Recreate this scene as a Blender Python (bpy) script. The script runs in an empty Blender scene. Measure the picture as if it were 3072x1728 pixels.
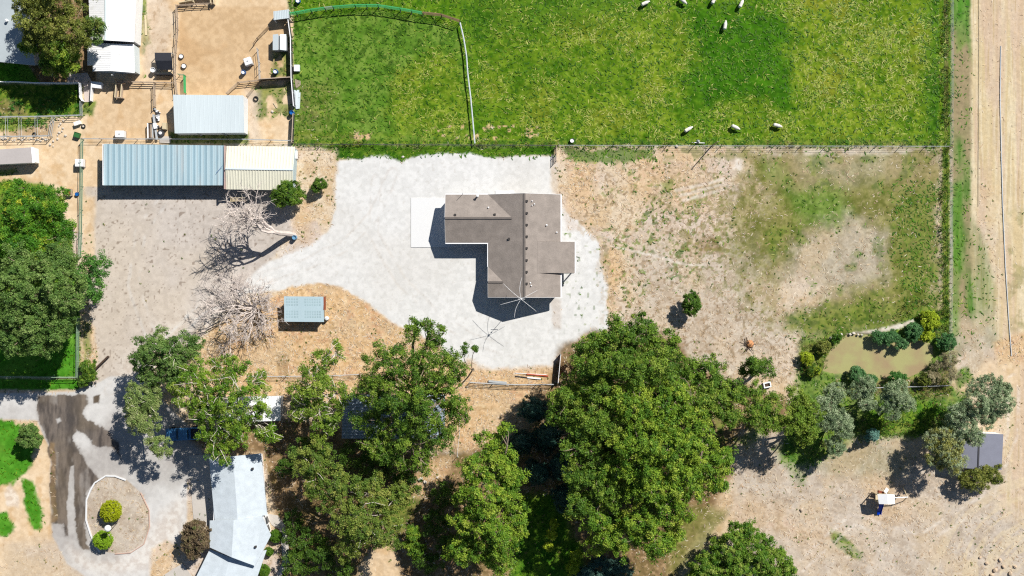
import bpy, math, random
import numpy as np
from mathutils import Vector, Matrix

# ------------------------------------------------------------------ camera, sky, sun, exposure
SC = bpy.context.scene
CO = SC.collection
S = 0.05            # metres per photo pixel on the ground
H = 160.0           # height of the drone above the ground
R = math.radians
cam = bpy.data.cameras.new('camera')
cam.sensor_width = 36.0
cam.lens = 18.0 / (76.8 / H)
cam.clip_start = 1.0
cam.clip_end = 9000.0
camo = bpy.data.objects.new('camera', cam)
camo.location = (0, 0, H)
CO.objects.link(camo)
SC.camera = camo

SUN_EL = R(45.0)
SUN_DIR = Vector((0.655, 0.755, 0)).normalized()      # towards the sun, on the ground
wd = bpy.data.worlds.new('World')
SC.world = wd
wd.use_nodes = True
wn = wd.node_tree.nodes
bg = wn['Background']
sky = wn.new('ShaderNodeTexSky')
sky.sky_type = 'NISHITA'
sky.sun_disc = False
sky.sun_elevation = SUN_EL
sky.sun_rotation = math.atan2(SUN_DIR.x, SUN_DIR.y)
sky.altitude = 800
sky.air_density = 1.0
sky.dust_density = 0.3
wd.node_tree.links.new(sky.outputs[0], bg.inputs[0])
bg.inputs[1].default_value = 0.05

sl = bpy.data.lights.new('sun', 'SUN')
sl.energy = 4.6
sl.angle = R(0.5)
sl.color = (1.0, 0.965, 0.91)
so = bpy.data.objects.new('sun', sl)
d = Vector((SUN_DIR.x * math.cos(SUN_EL), SUN_DIR.y * math.cos(SUN_EL), math.sin(SUN_EL)))
so.rotation_euler = d.to_track_quat('Z', 'Y').to_euler()
so.location = d * 300
CO.objects.link(so)

SC.view_settings.view_transform = 'Standard'
SC.view_settings.look = 'None'
SC.view_settings.exposure = 0.48
SC.view_settings.gamma = 1.0
SC.cycles.max_bounces = 4
SC.cycles.diffuse_bounces = 2
SC.cycles.use_denoising = False
SC.render.film_transparent = False
SC.cycles.filter_width = 1.2

random.seed(5)
RNG = np.random.default_rng(11)


def W(px, py, h=0.0):
    f = S * (1 - h / H)
    return ((px - 1536) * f, -(py - 864) * f, h)


def G(px, py):
    return ((px - 1536) * S, -(py - 864) * S)


KEXP = 1.5


def lin(c):
    c = np.asarray(c, dtype=float) / 255.0
    return np.where(c <= 0.04045, c / 12.92, ((c + 0.055) / 1.055) ** 2.4)


def A(r, g, b, k=KEXP):
    return tuple(float(v) for v in np.minimum(lin((r, g, b)) / k, 0.82))


# ------------------------------------------------------------------ materials
MATS = {}


def nt_new(name):
    m = bpy.data.materials.new(name)
    m.use_nodes = True
    nt = m.node_tree
    return m, nt, nt.nodes['Principled BSDF']


def mat(name, col, rough=0.8, metal=0.0, var=0.12, scale=3.0, bump=0.0, spec=0.3, spots=None, stretch=None):
    """plain surface with two sizes of procedural blotches"""
    if name in MATS:
        return MATS[name]
    m, nt, p = nt_new(name)
    N, L = nt.nodes, nt.links
    geo = N.new('ShaderNodeNewGeometry')
    src = geo.outputs['Position']
    if stretch:
        mp = N.new('ShaderNodeMapping')
        mp.inputs['Scale'].default_value = stretch
        L.new(src, mp.inputs[0])
        src = mp.outputs[0]
    n1 = N.new('ShaderNodeTexNoise')
    n1.inputs['Scale'].default_value = scale
    n1.inputs['Detail'].default_value = 5
    n1.inputs['Roughness'].default_value = 0.65
    L.new(src, n1.inputs['Vector'])
    n2 = N.new('ShaderNodeTexNoise')
    n2.inputs['Scale'].default_value = scale * 0.13
    n2.inputs['Detail'].default_value = 3
    L.new(src, n2.inputs['Vector'])
    ad = N.new('ShaderNodeMath')
    ad.operation = 'ADD'
    L.new(n1.outputs[0], ad.inputs[0])
    L.new(n2.outputs[0], ad.inputs[1])
    mr = N.new('ShaderNodeMapRange')
    mr.inputs[1].default_value = 0.6
    mr.inputs[2].default_value = 1.4
    mr.inputs[3].default_value = 1 - var
    mr.inputs[4].default_value = 1 + var
    L.new(ad.outputs[0], mr.inputs[0])
    mx = N.new('ShaderNodeVectorMath')
    mx.operation = 'SCALE'
    mx.inputs[0].default_value = col[:3]
    L.new(mr.outputs[0], mx.inputs['Scale'])
    out = mx.outputs[0]
    if spots:
        n3 = N.new('ShaderNodeTexNoise')
        n3.inputs['Scale'].default_value = spots[1]
        n3.inputs['Detail'].default_value = 4
        L.new(src, n3.inputs['Vector'])
        r3 = N.new('ShaderNodeMapRange')
        r3.inputs[1].default_value = spots[2]
        r3.inputs[2].default_value = spots[2] + 0.12
        L.new(n3.outputs[0], r3.inputs[0])
        m3 = N.new('ShaderNodeMix')
        m3.data_type = 'RGBA'
        L.new(r3.outputs[0], m3.inputs['Factor'])
        L.new(out, m3.inputs['A'])
        m3.inputs['B'].default_value = (*spots[0], 1)
        out = m3.outputs['Result']
    L.new(out, p.inputs['Base Color'])
    p.inputs['Roughness'].default_value = rough
    p.inputs['Metallic'].default_value = metal
    p.inputs['Specular IOR Level'].default_value = spec
    if bump:
        b = N.new('ShaderNodeBump')
        b.inputs['Strength'].default_value = bump
        b.inputs['Distance'].default_value = 0.05
        L.new(n1.outputs[0], b.inputs['Height'])
        L.new(b.outputs[0], p.inputs['Normal'])
    MATS[name] = m
    return m


def earth_mat():
    m, nt, p = nt_new('earth')
    N, L = nt.nodes, nt.links
    at = N.new('ShaderNodeAttribute')
    at.attribute_name = 'Col'
    geo = N.new('ShaderNodeNewGeometry')
    n1 = N.new('ShaderNodeTexNoise')
    n1.inputs['Scale'].default_value = 5.0
    n1.inputs['Detail'].default_value = 6
    n1.inputs['Roughness'].default_value = 0.75
    L.new(geo.outputs['Position'], n1.inputs['Vector'])
    mr = N.new('ShaderNodeMapRange')
    mr.inputs[1].default_value = 0.3
    mr.inputs[2].default_value = 0.7
    mr.inputs[3].default_value = -1.0
    mr.inputs[4].default_value = 1.0
    L.new(n1.outputs[0], mr.inputs[0])
    am = N.new('ShaderNodeMath')
    am.operation = 'MULTIPLY_ADD'
    L.new(mr.outputs[0], am.inputs[0])
    L.new(at.outputs['Alpha'], am.inputs[1])
    am.inputs[2].default_value = 1.0
    mr = am
    mx = N.new('ShaderNodeVectorMath')
    mx.operation = 'SCALE'
    L.new(at.outputs['Color'], mx.inputs[0])
    L.new(mr.outputs[0], mx.inputs['Scale'])
    L.new(mx.outputs[0], p.inputs['Base Color'])
    p.inputs['Roughness'].default_value = 0.95
    p.inputs['Specular IOR Level'].default_value = 0.1
    b = N.new('ShaderNodeBump')
    bs_ = N.new('ShaderNodeMath')
    bs_.operation = 'MULTIPLY'
    L.new(at.outputs['Alpha'], bs_.inputs[0])
    bs_.inputs[1].default_value = 2.4
    L.new(bs_.outputs[0], b.inputs['Strength'])
    b.inputs['Distance'].default_value = 0.04
    L.new(n1.outputs[0], b.inputs['Height'])
    L.new(b.outputs[0], p.inputs['Normal'])
    return m


def leaf_mat(name, trans=0.25):
    m, nt, p = nt_new(name)
    N, L = nt.nodes, nt.links
    at = N.new('ShaderNodeAttribute')
    at.attribute_name = 'Col'
    L.new(at.outputs['Color'], p.inputs['Base Color'])
    p.inputs['Roughness'].default_value = 0.55
    p.inputs['Specular IOR Level'].default_value = 0.25
    tr = N.new('ShaderNodeBsdfTranslucent')
    L.new(at.outputs['Color'], tr.inputs['Color'])
    ms = N.new('ShaderNodeMixShader')
    ms.inputs[0].default_value = trans
    L.new(p.outputs[0], ms.inputs[1])
    L.new(tr.outputs[0], ms.inputs[2])
    L.new(ms.outputs[0], N['Material Output'].inputs['Surface'])
    return m


EARTH = earth_mat()
LEAF = leaf_mat('leaf')

# ------------------------------------------------------------------ object helpers


def tag(o, label=None, cat=None, group=None, kind=None):
    if label:
        o['label'] = label
    if cat:
        o['category'] = cat
    if group:
        o['group'] = group
    if kind:
        o['kind'] = kind
    return o


def thing(name, label, cat, loc=(0, 0, 0), rz=0.0, group=None):
    o = bpy.data.objects.new(name, None)
    CO.objects.link(o)
    o.location = loc
    o.rotation_euler = (0, 0, rz)
    o.empty_display_size = 0.3
    return tag(o, label, cat, group)


class MB:
    """collects boxes, slabs, tubes; build() links them as one mesh object"""

    def __init__(s):
        s.v = []
        s.f = []
        s.m = []
        s.cm = 0

    def add(s, vs, fs):
        b = len(s.v)
        s.v += [tuple(map(float, q)) for q in vs]
        s.f += [tuple(b + i for i in f) for f in fs]
        s.m += [s.cm] * len(fs)
        return s

    def box(s, x0, x1, y0, y1, z0, z1):
        v = [(x0, y0, z0), (x1, y0, z0), (x1, y1, z0), (x0, y1, z0), (x0, y0, z1), (x1, y0, z1), (x1, y1, z1), (x0, y1, z1)]
        return s.add(v, [(0, 3, 2, 1), (4, 5, 6, 7), (0, 1, 5, 4), (1, 2, 6, 5), (2, 3, 7, 6), (3, 0, 4, 7)])

    def obox(s, cx, cy, z0, z1, lx, ly, a=0.0):
        c, n = math.cos(a), math.sin(a)
        q = [(-lx / 2, -ly / 2), (lx / 2, -ly / 2), (lx / 2, ly / 2), (-lx / 2, ly / 2)]
        q = [(cx + x * c - y * n, cy + x * n + y * c) for x, y in q]
        return s.prism(q, z0, z1)

    def prism(s, pts, z0, z1):
        """pts counter-clockwise xy; z0 / z1 number or list"""
        n = len(pts)
        a = sum(pts[i][0] * pts[(i + 1) % n][1] - pts[(i + 1) % n][0] * pts[i][1] for i in range(n))
        za = z0 if hasattr(z0, '__len__') else [z0] * n
        zb = z1 if hasattr(z1, '__len__') else [z1] * n
        if a < 0:
            pts = pts[::-1]
            za = za[::-1]
            zb = zb[::-1]
        v = [(p[0], p[1], z) for p, z in zip(pts, za)] + [(p[0], p[1], z) for p, z in zip(pts, zb)]
        f = [tuple(range(n))[::-1], tuple(range(n, 2 * n))]
        f += [(i, (i + 1) % n, n + (i + 1) % n, n + i) for i in range(n)]
        return s.add(v, f)

    def slab(s, pts, t):
        """3d polygon given thickness t downwards"""
        n = len(pts)
        a = sum(pts[i][0] * pts[(i + 1) % n][1] - pts[(i + 1) % n][0] * pts[i][1] for i in range(n))
        if a < 0:
            pts = pts[::-1]
        v = [(p[0], p[1], p[2] - t) for p in pts] + [tuple(p) for p in pts]
        f = [tuple(range(n))[::-1], tuple(range(n, 2 * n))]
        f += [(i, (i + 1) % n, n + (i + 1) % n, n + i) for i in range(n)]
        return s.add(v, f)

    def beam(s, p, q, w, h=None):
        h = h or w
        p, q = Vector(p), Vector(q)
        d = q - p
        if d.length < 1e-6:
            return s
        d.normalize()
        up = Vector((0, 0, 1)) if abs(d.z) < 0.95 else Vector((1, 0, 0))
        a = d.cross(up).normalized() * w / 2
        b = a.cross(d).normalized() * h / 2
        v = []
        for c in (p, q):
            v += [c - a - b, c + a - b, c + a + b, c - a + b]
        return s.add(v, [(0, 3, 2, 1), (4, 5, 6, 7), (0, 1, 5, 4), (1, 2, 6, 5), (2, 3, 7, 6), (3, 0, 4, 7)])

    def tube(s, pts, rad, n=6, cap=True):
        pts = [Vector(p) for p in pts]
        rad = rad if hasattr(rad, '__len__') else [rad] * len(pts)
        vs, fs = [], []
        pa = None
        for i, p in enumerate(pts):
            d = (pts[min(i + 1, len(pts) - 1)] - pts[max(i - 1, 0)])
            d = d.normalized() if d.length > 1e-9 else Vector((0, 0, 1))
            if pa is None:
                pa = d.orthogonal().normalized()
            pa = (pa - d * pa.dot(d))
            pa = pa.normalized() if pa.length > 1e-6 else d.orthogonal().normalized()
            pb = d.cross(pa)
            for k in range(n):
                t = 2 * math.pi * k / n
                vs.append(p + (pa * math.cos(t) + pb * math.sin(t)) * rad[i])
        for i in range(len(pts) - 1):
            for k in range(n):
                fs.append((i * n + k, i * n + (k + 1) % n, (i + 1) * n + (k + 1) % n, (i + 1) * n + k))
        if cap:
            fs.append(tuple(range(n))[::-1])
            fs.append(tuple(range((len(pts) - 1) * n, len(pts) * n)))
        return s.add(vs, fs)

    def lathe(s, cx, cy, prof, n=16):
        """prof list of (r,z) bottom to top"""
        return s.tube([(cx, cy, z) for r, z in prof], [max(r, 1e-3) for r, z in prof], n) if False else s._lathe(cx, cy, prof, n)

    def _lathe(s, cx, cy, prof, n):
        vs, fs = [], []
        for r, z in prof:
            for k in range(n):
                t = 2 * math.pi * k / n
                vs.append((cx + r * math.cos(t), cy + r * math.sin(t), z))
        for i in range(len(prof) - 1):
            for k in range(n):
                fs.append((i * n + k, i * n + (k + 1) % n, (i + 1) * n + (k + 1) % n, (i + 1) * n + k))
        fs.append(tuple(range(n))[::-1])
        fs.append(tuple(range((len(prof) - 1) * n, len(prof) * n)))
        return s.add(vs, fs)

    def ribbed(s, a, b, c, d, n, amp=0.04, t=0.03, duty=0.5, wave=False):
        """corrugated sheet over corners a,b (one edge) and d,c (the other); ribs run a->d"""
        a, b, c, d = [Vector(q) for q in (a, b, c, d)]
        prof = []
        if wave:
            for i in range(n):
                for k, z in ((0, 0), (.25, .5), (.5, 1), (.75, .5)):
                    prof.append(((i + k) / n, z))
            prof.append((1.0, 0))
        else:
            for i in range(n):
                for k, z in ((0, 0), (1 - duty, 0), (1 - duty * .72, 1), (1 - duty * .28, 1)):
                    prof.append(((i + k) / n, z))
            prof.append((1.0, 0))
        vs, fs = [], []
        for u, z in prof:
            p = a.lerp(b, u) + Vector((0, 0, z * amp))
            q = d.lerp(c, u) + Vector((0, 0, z * amp))
            vs += [p, q, p - Vector((0, 0, t)), q - Vector((0, 0, t))]
        m = len(prof)
        nrm = (b - a).cross(d - a)
        fl = nrm.z < 0
        for i in range(m - 1):
            o, w = i * 4, (i + 1) * 4
            q1 = (o, w, w + 1, o + 1)
            q2 = (o + 2, o + 3, w + 3, w + 2)
            q3 = (o, o + 2, w + 2, w)
            q4 = (o + 1, w + 1, w + 3, o + 3)
            for q in (q1, q2, q3, q4):
                fs.append(q[::-1] if fl else q)
        fs.append((0, 1, 3, 2) if not fl else (2, 3, 1, 0))
        o = (m - 1) * 4
        fs.append((o, o + 2, o + 3, o + 1) if not fl else (o + 1, o + 3, o + 2, o))
        return s.add(vs, fs)

    def build(s, name, ms, parent=None, smooth=False, bevel=0.0):
        me = bpy.data.meshes.new(name)
        me.from_pydata(s.v, [], s.f)
        ms = ms if isinstance(ms, (list, tuple)) else [ms]
        for m in ms:
            me.materials.append(m)
        if len(ms) > 1:
            me.polygons.foreach_set('material_index', s.m)
        if smooth:
            me.polygons.foreach_set('use_smooth', [True] * len(s.f))
        me.update()
        o = bpy.data.objects.new(name, me)
        CO.objects.link(o)
        if parent is not None:
            o.parent = parent
            o.matrix_parent_inverse = parent_inv(parent)
        if bevel:
            b = o.modifiers.new('bevel', 'BEVEL')
            b.width = bevel
            b.segments = 2
        return o


def parent_inv(p):
    """world coordinates are used for geometry of things whose empty sits elsewhere"""
    if p.type != 'EMPTY':
        return Matrix.Identity(4)
    M = Matrix.Identity(4)
    chain = []
    q = p
    while q is not None:
        chain.append(Matrix.LocRotScale(q.location, q.rotation_euler.to_quaternion(), q.scale) if q.type == 'EMPTY' else Matrix.Identity(4))
        q = q.parent
    for c in reversed(chain):
        M = M @ c
    return M.inverted()


def part_local(mb, name, ms, parent, **k):
    """like build() but geometry is in the thing's own space"""
    o = mb.build(name, ms, None, **k)
    o.parent = parent
    return o


def copy_tree(o, parent=None):
    c = o.copy()
    CO.objects.link(c)
    if parent is not None:
        c.parent = parent
        c.matrix_parent_inverse = o.matrix_parent_inverse.copy()
    for ch in [x for x in o.children]:
        copy_tree(ch, c)
    return c


def np_mesh(name, verts, quads, mats, cols=None, parent=None, smooth=False):
    me = bpy.data.meshes.new(name)
    nv, nf = len(verts), len(quads)
    k = quads.shape[1]
    me.vertices.add(nv)
    me.vertices.foreach_set('co', np.ascontiguousarray(verts, dtype=np.float32).ravel())
    me.loops.add(nf * k)
    me.loops.foreach_set('vertex_index', np.ascontiguousarray(quads, dtype=np.int32).ravel())
    me.polygons.add(nf)
    me.polygons.foreach_set('loop_start', np.arange(0, nf * k, k, dtype=np.int32))
    me.polygons.foreach_set('loop_total', np.full(nf, k, dtype=np.int32))
    if smooth:
        me.polygons.foreach_set('use_smooth', np.ones(nf, dtype=bool))
    for m in mats:
        me.materials.append(m)
    me.update(calc_edges=True)
    if cols is not None:
        ca = me.color_attributes.new('Col', 'FLOAT_COLOR', 'POINT')
        c4 = np.ones((nv, 4), dtype=np.float32)
        c4[:, :cols.shape[1]] = cols
        ca.data.foreach_set('color', c4.ravel())
    o = bpy.data.objects.new(name, me)
    CO.objects.link(o)
    if parent is not None:
        o.parent = parent
        o.matrix_parent_inverse = parent_inv(parent)
    return o

# ------------------------------------------------------------------ the ground: one sheet split by surface
STEP = 2.6
gx = np.arange(-130, 3204, STEP)
gy = np.arange(-130, 1860, STEP)
PX, PY = np.meshgrid(gx, gy)
NX, NY = len(gx), len(gy)


def vnoise(x, y, sc, seed):
    r = np.random.default_rng(seed)
    x = x / sc + 1000.0
    y = y / sc + 1000.0
    tab = r.random((256, 256))
    xi = np.floor(x).astype(np.int64)
    yi = np.floor(y).astype(np.int64)
    fx = x - xi
    fy = y - yi
    fx = fx * fx * (3 - 2 * fx)
    fy = fy * fy * (3 - 2 * fy)
    a = tab[yi & 255, xi & 255]
    b = tab[yi & 255, (xi + 1) & 255]
    c = tab[(yi + 1) & 255, xi & 255]
    e = tab[(yi + 1) & 255, (xi + 1) & 255]
    return (a * (1 - fx) + b * fx) * (1 - fy) + (c * (1 - fx) + e * fx) * fy


def fbm(x, y, sc, seed, oc=4, g=0.5):
    t = 0
    a = 1.0
    s = 0
    for i in range(oc):
        t = t + a * vnoise(x, y, sc / 2 ** i, seed + i * 17)
        s += a
        a *= g
    return t / s


def sstep(a, b, x):
    t = np.clip((x - a) / (b - a), 0, 1)
    return t * t * (3 - 2 * t)


N5 = vnoise(PX, PY, 5.5, 1)
N9 = fbm(PX, PY, 11, 2, 2)
N25 = fbm(PX, PY, 30, 3, 4)
N80 = fbm(PX, PY, 90, 4, 4)
N250 = fbm(PX, PY, 260, 5, 4)
WX = fbm(PX, PY, 48, 6, 5, 0.72) - 0.5
WY = fbm(PX, PY, 48, 7, 5, 0.72) - 0.5


def ridges(sc, seed, sx=1.0, sy=1.0, wp=18.0, lo=0.80, hi=0.97):
    wx = (fbm(PX, PY, 26, seed + 50, 3) - 0.5) * wp
    wy = (fbm(PX, PY, 26, seed + 60, 3) - 0.5) * wp
    n = vnoise((PX + wx) * sx, (PY + wy) * sy, sc, seed)
    return sstep(lo, hi, 1 - np.abs(2 * n - 1) * 1.6)


R1 = ridges(13, 101, wp=30)
R2 = ridges(9, 102, 0.5, 1.5, wp=26)
R3 = ridges(9, 103, 1.5, 0.5, wp=26)
_ca, _sa = math.cos(0.8), math.sin(0.8)


def rdiag(sc, seed, a):
    u = PX * math.cos(a) + PY * math.sin(a) + (fbm(PX, PY, 24, seed + 5, 3) - .5) * 26
    v = -PX * math.sin(a) + PY * math.cos(a) + (fbm(PX, PY, 24, seed + 6, 3) - .5) * 26
    n = vnoise(u * 0.5, v * 1.5, sc, seed)
    return sstep(0.80, 0.97, 1 - np.abs(2 * n - 1) * 1.6)


R4 = rdiag(9, 104, 0.8)
R5 = rdiag(9, 105, -0.7)
_o = fbm(PX, PY, 30, 107, 2)
_o2 = fbm(PX, PY, 30, 108, 2)
_brk = sstep(0.35, 0.6, fbm(PX, PY, 9, 109, 2))
RS = np.where(_o > 0.5, np.where(_o2 > 0.5, R2, R4), np.where(_o2 > 0.5, R5, R3)) * _brk
RS = np.maximum(RS, R1 * 0.5 * (1 - _brk))
SPK = sstep(0.62, 0.80, N5 * 0.6 + N9 * 0.4)

COL = np.zeros((NY, NX, 3))
LAB = np.zeros((NY, NX), dtype=np.int8)
BMP = np.full((NY, NX), 0.02)
HAYD = np.zeros((NY, NX))
DRYD = np.zeros((NY, NX))
TUFD = np.zeros((NY, NX))
AMP = np.full((NY, NX), .14)
AV = {'gravel': .04, 'asphalt': .05, 'dirt': .08, 'mud': .10, 'corral': .09, 'sand': .09}
HV = {'hay': 1.0, 'hay_light': .42, 'darkgreen': .10, 'pen': .12, 'green': .25, 'strip': .015, 'lush': .045, 'weed': .02, 'lawn': .02}
DV = {'orange': 1.0, 'straw': .55, 'pink': .35, 'stubble': .06, 'floor': .35, 'olive': .10}
TV = {'straw': .4, 'pink': .08, 'olive': .10, 'orange': .15, 'floor': .4, 'weed': 1.0, 'lush': .8, 'dirt': .02}
LABELS = ['ground', 'pasture', 'gravel_pad', 'driveway', 'lawn', 'field', 'dirt_yard', 'pond_bank']


def poly_sd(poly, X, Y):
    d = np.full(X.shape, 1e9)
    ins = np.zeros(X.shape, dtype=bool)
    n = len(poly)
    for i in range(n):
        x0, y0 = poly[i]
        x1, y1 = poly[(i + 1) % n]
        ex, ey = x1 - x0, y1 - y0
        t = np.clip(((X - x0) * ex + (Y - y0) * ey) / (ex * ex + ey * ey + 1e-9), 0, 1)
        dx = X - x0 - t * ex
        dy = Y - y0 - t * ey
        d = np.minimum(d, dx * dx + dy * dy)
        if y0 != y1:
            c = ((y0 > Y) != (y1 > Y)) & (X < (x1 - x0) * (Y - y0) / (y1 - y0) + x0)
            ins ^= c
    return np.where(ins, -1, 1) * np.sqrt(d)


def region(poly, soft=4, warp=14):
    xs = [p[0] for p in poly]
    ys = [p[1] for p in poly]
    mg = soft + warp + 4
    j0, j1 = np.searchsorted(gx, [min(xs) - mg, max(xs) + mg])
    i0, i1 = np.searchsorted(gy, [min(ys) - mg, max(ys) + mg])
    sl_ = (slice(i0, i1), slice(j0, j1))
    sd = poly_sd(poly, PX[sl_] + WX[sl_] * warp * 2, PY[sl_] + WY[sl_] * warp * 2)
    return sl_, sstep(soft, -soft, sd)


def rect(x0, y0, x1, y1):
    return [(x0, y0), (x1, y0), (x1, y1), (x0, y1)]


def mixc(c0, c1, t):
    return c0 * (1 - t[..., None]) + c1 * t[..., None]


def C(*c):
    return lin(c) / KEXP


def tex(kind, s):
    """colour field of a surface kind on slice s"""
    def base(a, b, f):
        return mixc(np.broadcast_to(C(*a), f.shape + (3,)), np.broadcast_to(C(*b), f.shape + (3,)), f)
    n5, n9, n25, n80, n250 = N5[s], N9[s], N25[s], N80[s], N250[s]
    rs, spk, r1, r2, r3 = RS[s], SPK[s], R1[s], R2[s], R3[s]
    f25 = sstep(0.35, 0.65, n25)
    f80 = sstep(0.35, 0.65, n80)
    f9 = sstep(0.3, 0.7, n9)
    if kind == 'green':
        c = base((44, 92, 12), (88, 132, 26), f25 * 0.55 + f9 * 0.45)
        return mixc(c, C(106, 142, 34), f80 * 0.5)
    if kind == 'darkgreen':
        c = base((40, 96, 4), (64, 124, 12), f25 * 0.6 + f9 * 0.4)
        return mixc(c, C(112, 140, 36), rs * 0.22)
    if kind == 'hay':
        c = base((78, 119, 10), (132, 156, 38), f9 * 0.5 + f25 * 0.5)
        c = mixc(c, C(146, 142, 44), sstep(0.5, 0.75, n80) * 0.5)
        return mixc(c, C(190, 194, 96), rs * (0.20 + 0.6 * sstep(0.35, 0.6, n25)))
    if kind == 'hay_light':
        c = base((72, 120, 12), (116, 152, 34), f9 * 0.6 + f25 * 0.4)
        return mixc(c, C(162, 172, 88), rs * 0.6 * sstep(0.3, 0.65, n25))
    if kind == 'pen':
        c = base((94, 136, 40), (122, 154, 60), f25)
        c = mixc(c, C(62, 98, 22), sstep(0.56, 0.70, fbm(PX[s], PY[s], 17, 77, 2)) * 0.8)
        return mixc(c, C(136, 158, 72), rs * 0.25)
    if kind == 'sand':
        c = base((236, 205, 164), (246, 221, 186), f80 * 0.6 + f9 * 0.4)
        return mixc(c, C(222, 182, 130), sstep(0.55, 0.75, n25) * 0.6)
    if kind == 'corral':
        c = base((219, 185, 142), (232, 201, 160), f80 * 0.55 + f9 * 0.45)
        return mixc(c, C(206, 166, 118), sstep(0.5, 0.75, n80) * 0.6)
    if kind == 'dirt':
        c = base((206, 195, 184), (217, 207, 197), f80 * 0.6 + f9 * 0.4)
        c = mixc(c, C(224, 208, 186), sstep(0.5, 0.8, n250) * 0.5)
        return mixc(c, C(128, 106, 88), sstep(0.74, 0.80, n5 * 0.75 + n25 * 0.25) * 0.6)
    if kind == 'gravel':
        c = base((237, 236, 232), (242, 241, 238), f80 * 0.6 + f9 * 0.4)
        c = mixc(c, C(230, 226, 219), sstep(0.5, 0.75, n250) * 0.5)
        return mixc(c, C(206, 200, 190), sstep(0.80, 0.9, n5) * 0.3)
    if kind == 'orange':
        c = base((226, 186, 136), (238, 206, 164), f9 * 0.5 + f25 * 0.5)
        c = mixc(c, C(196, 136, 94), sstep(0.5, 0.7, n25) * 0.6 * f9)
        c = mixc(c, C(216, 192, 158), sstep(0.5, 0.75, n80) * 0.6)
        c = mixc(c, C(250, 226, 184), r1 * 0.5)
        return mixc(c, C(176, 140, 86), sstep(0.62, 0.8, n5) * 0.4)
    if kind == 'straw':
        c = base((222, 194, 156), (234, 213, 184), f25)
        c = mixc(c, C(222, 206, 196), sstep(0.45, 0.7, n80) * 0.7)
        c = mixc(c, C(248, 234, 210), rs * 0.65)
        return mixc(c, C(168, 134, 92), spk * 0.4)
    if kind == 'pink':
        c = base((195, 178, 158), (213, 199, 182), f25)
        c = mixc(c, C(218, 194, 160), sstep(0.48, 0.72, n80) * 0.7)
        c = mixc(c, C(240, 228, 208), np.maximum(rs, r3 * .6) * 0.55)
        return mixc(c, C(160, 134, 108), spk * 0.45)
    if kind == 'olive':
        c = base((106, 114, 42), (152, 148, 84), f25 * .6 + f9 * .4)
        c = mixc(c, C(196, 176, 132), rs * .4)
        c = mixc(c, C(176, 156, 112), sstep(0.5, 0.72, n80) * 0.5)
        return mixc(c, C(86, 104, 34), spk * 0.4)
    if kind == 'lawn':
        c = base((70, 138, 28), (96, 164, 46), f25 * 0.5 + f9 * 0.5)
        return mixc(c, C(128, 168, 62), sstep(0.55, 0.8, n80) * 0.5)
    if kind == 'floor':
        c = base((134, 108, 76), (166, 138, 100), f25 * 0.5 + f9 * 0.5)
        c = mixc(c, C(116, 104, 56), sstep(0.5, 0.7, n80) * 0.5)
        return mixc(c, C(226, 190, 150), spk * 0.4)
    if kind == 'stubble':
        st = fbm(PX[s] * 3.2, PY[s] * 0.16, 30, 88, 4)
        st2 = fbm(PX[s] * 1.1, PY[s] * 0.08, 30, 89, 3)
        c = base((224, 202, 158), (242, 226, 192), sstep(0.3, 0.7, st))
        c = mixc(c, C(220, 190, 168), sstep(0.45, 0.65, st2) * 0.6)
        c = mixc(c, C(190, 160, 96), sstep(0.62, 0.72, st) * 0.45)
        return mixc(c, C(188, 160, 112), spk * 0.25)
    if kind == 'strip':
        st = fbm(PX[s] * 4, PY[s] * 0.3, 30, 90, 4)
        c = base((78, 130, 42), (140, 156, 92), sstep(0.35, 0.65, st) * .7 + f9 * .3)
        c = mixc(c, C(176, 154, 122), sstep(0.50, 0.66, fbm(PX[s], PY[s] * 0.35, 90, 92, 3)) * 0.85)
        return c
    if kind == 'asphalt':
        c = base((194, 188, 182), (206, 202, 196), f80 * 0.8 + f9 * 0.2)
        return mixc(c, C(236, 234, 230), sstep(0.5, 0.66, n250) * 0.7)
    if kind == 'mud':
        st = fbm(PX[s] * 2.0, PY[s] * 0.4, 24, 95, 5, .6)
        c = base((70, 62, 58), (124, 112, 102), sstep(0.3, 0.7, st))
        c = mixc(c, C(168, 160, 152), sstep(.55, .75, fbm(PX[s] * 1.6, PY[s] * .5, 30, 96, 4)) * .6)
        return mixc(c, C(140, 122, 96), f80 * 0.35)
    if kind == 'bright':
        return base((232, 216, 200), (246, 238, 226), f9)
    if kind == 'weed':
        c = base((66, 110, 28), (124, 146, 48), f9)
        return mixc(c, C(164, 158, 70), rs * 0.4)
    if kind == 'lush':
        c = base((66, 126, 28), (126, 156, 44), f25 * .6 + f9 * .4)
        c = mixc(c, C(150, 158, 80), sstep(.5, .7, n80) * .5)
        return mixc(c, C(40, 88, 20), sstep(.5, .7, n5) * 0.5)
    raise KeyError(kind)


def paint(kind, poly, soft=4, warp=14, a=1.0, lab=None, bmp=None, dens=None):
    s, m = region(poly, soft, warp)
    m = m * a
    if dens is not None:
        m = m * dens[s]
    COL[s] = mixc(COL[s], tex(kind, s), m)
    AMP[s] = AMP[s] * (1 - m) + m * AV.get(kind, .14)
    HAYD[s] = HAYD[s] * (1 - m) + m * HV.get(kind, 0)
    DRYD[s] = DRYD[s] * (1 - m) + m * DV.get(kind, 0)
    TUFD[s] = TUFD[s] * (1 - m) + m * TV.get(kind, 0)
    if lab is not None:
        LAB[s] = np.where(m > 0.5, LABELS.index(lab), LAB[s])
    if bmp is not None:
        BMP[s] = BMP[s] * (1 - m) + bmp * m


ALL = (slice(0, NY), slice(0, NX))
COL[:] = tex('straw', ALL)
DRYD[:] = .5
TUFD[:] = .4

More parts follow.
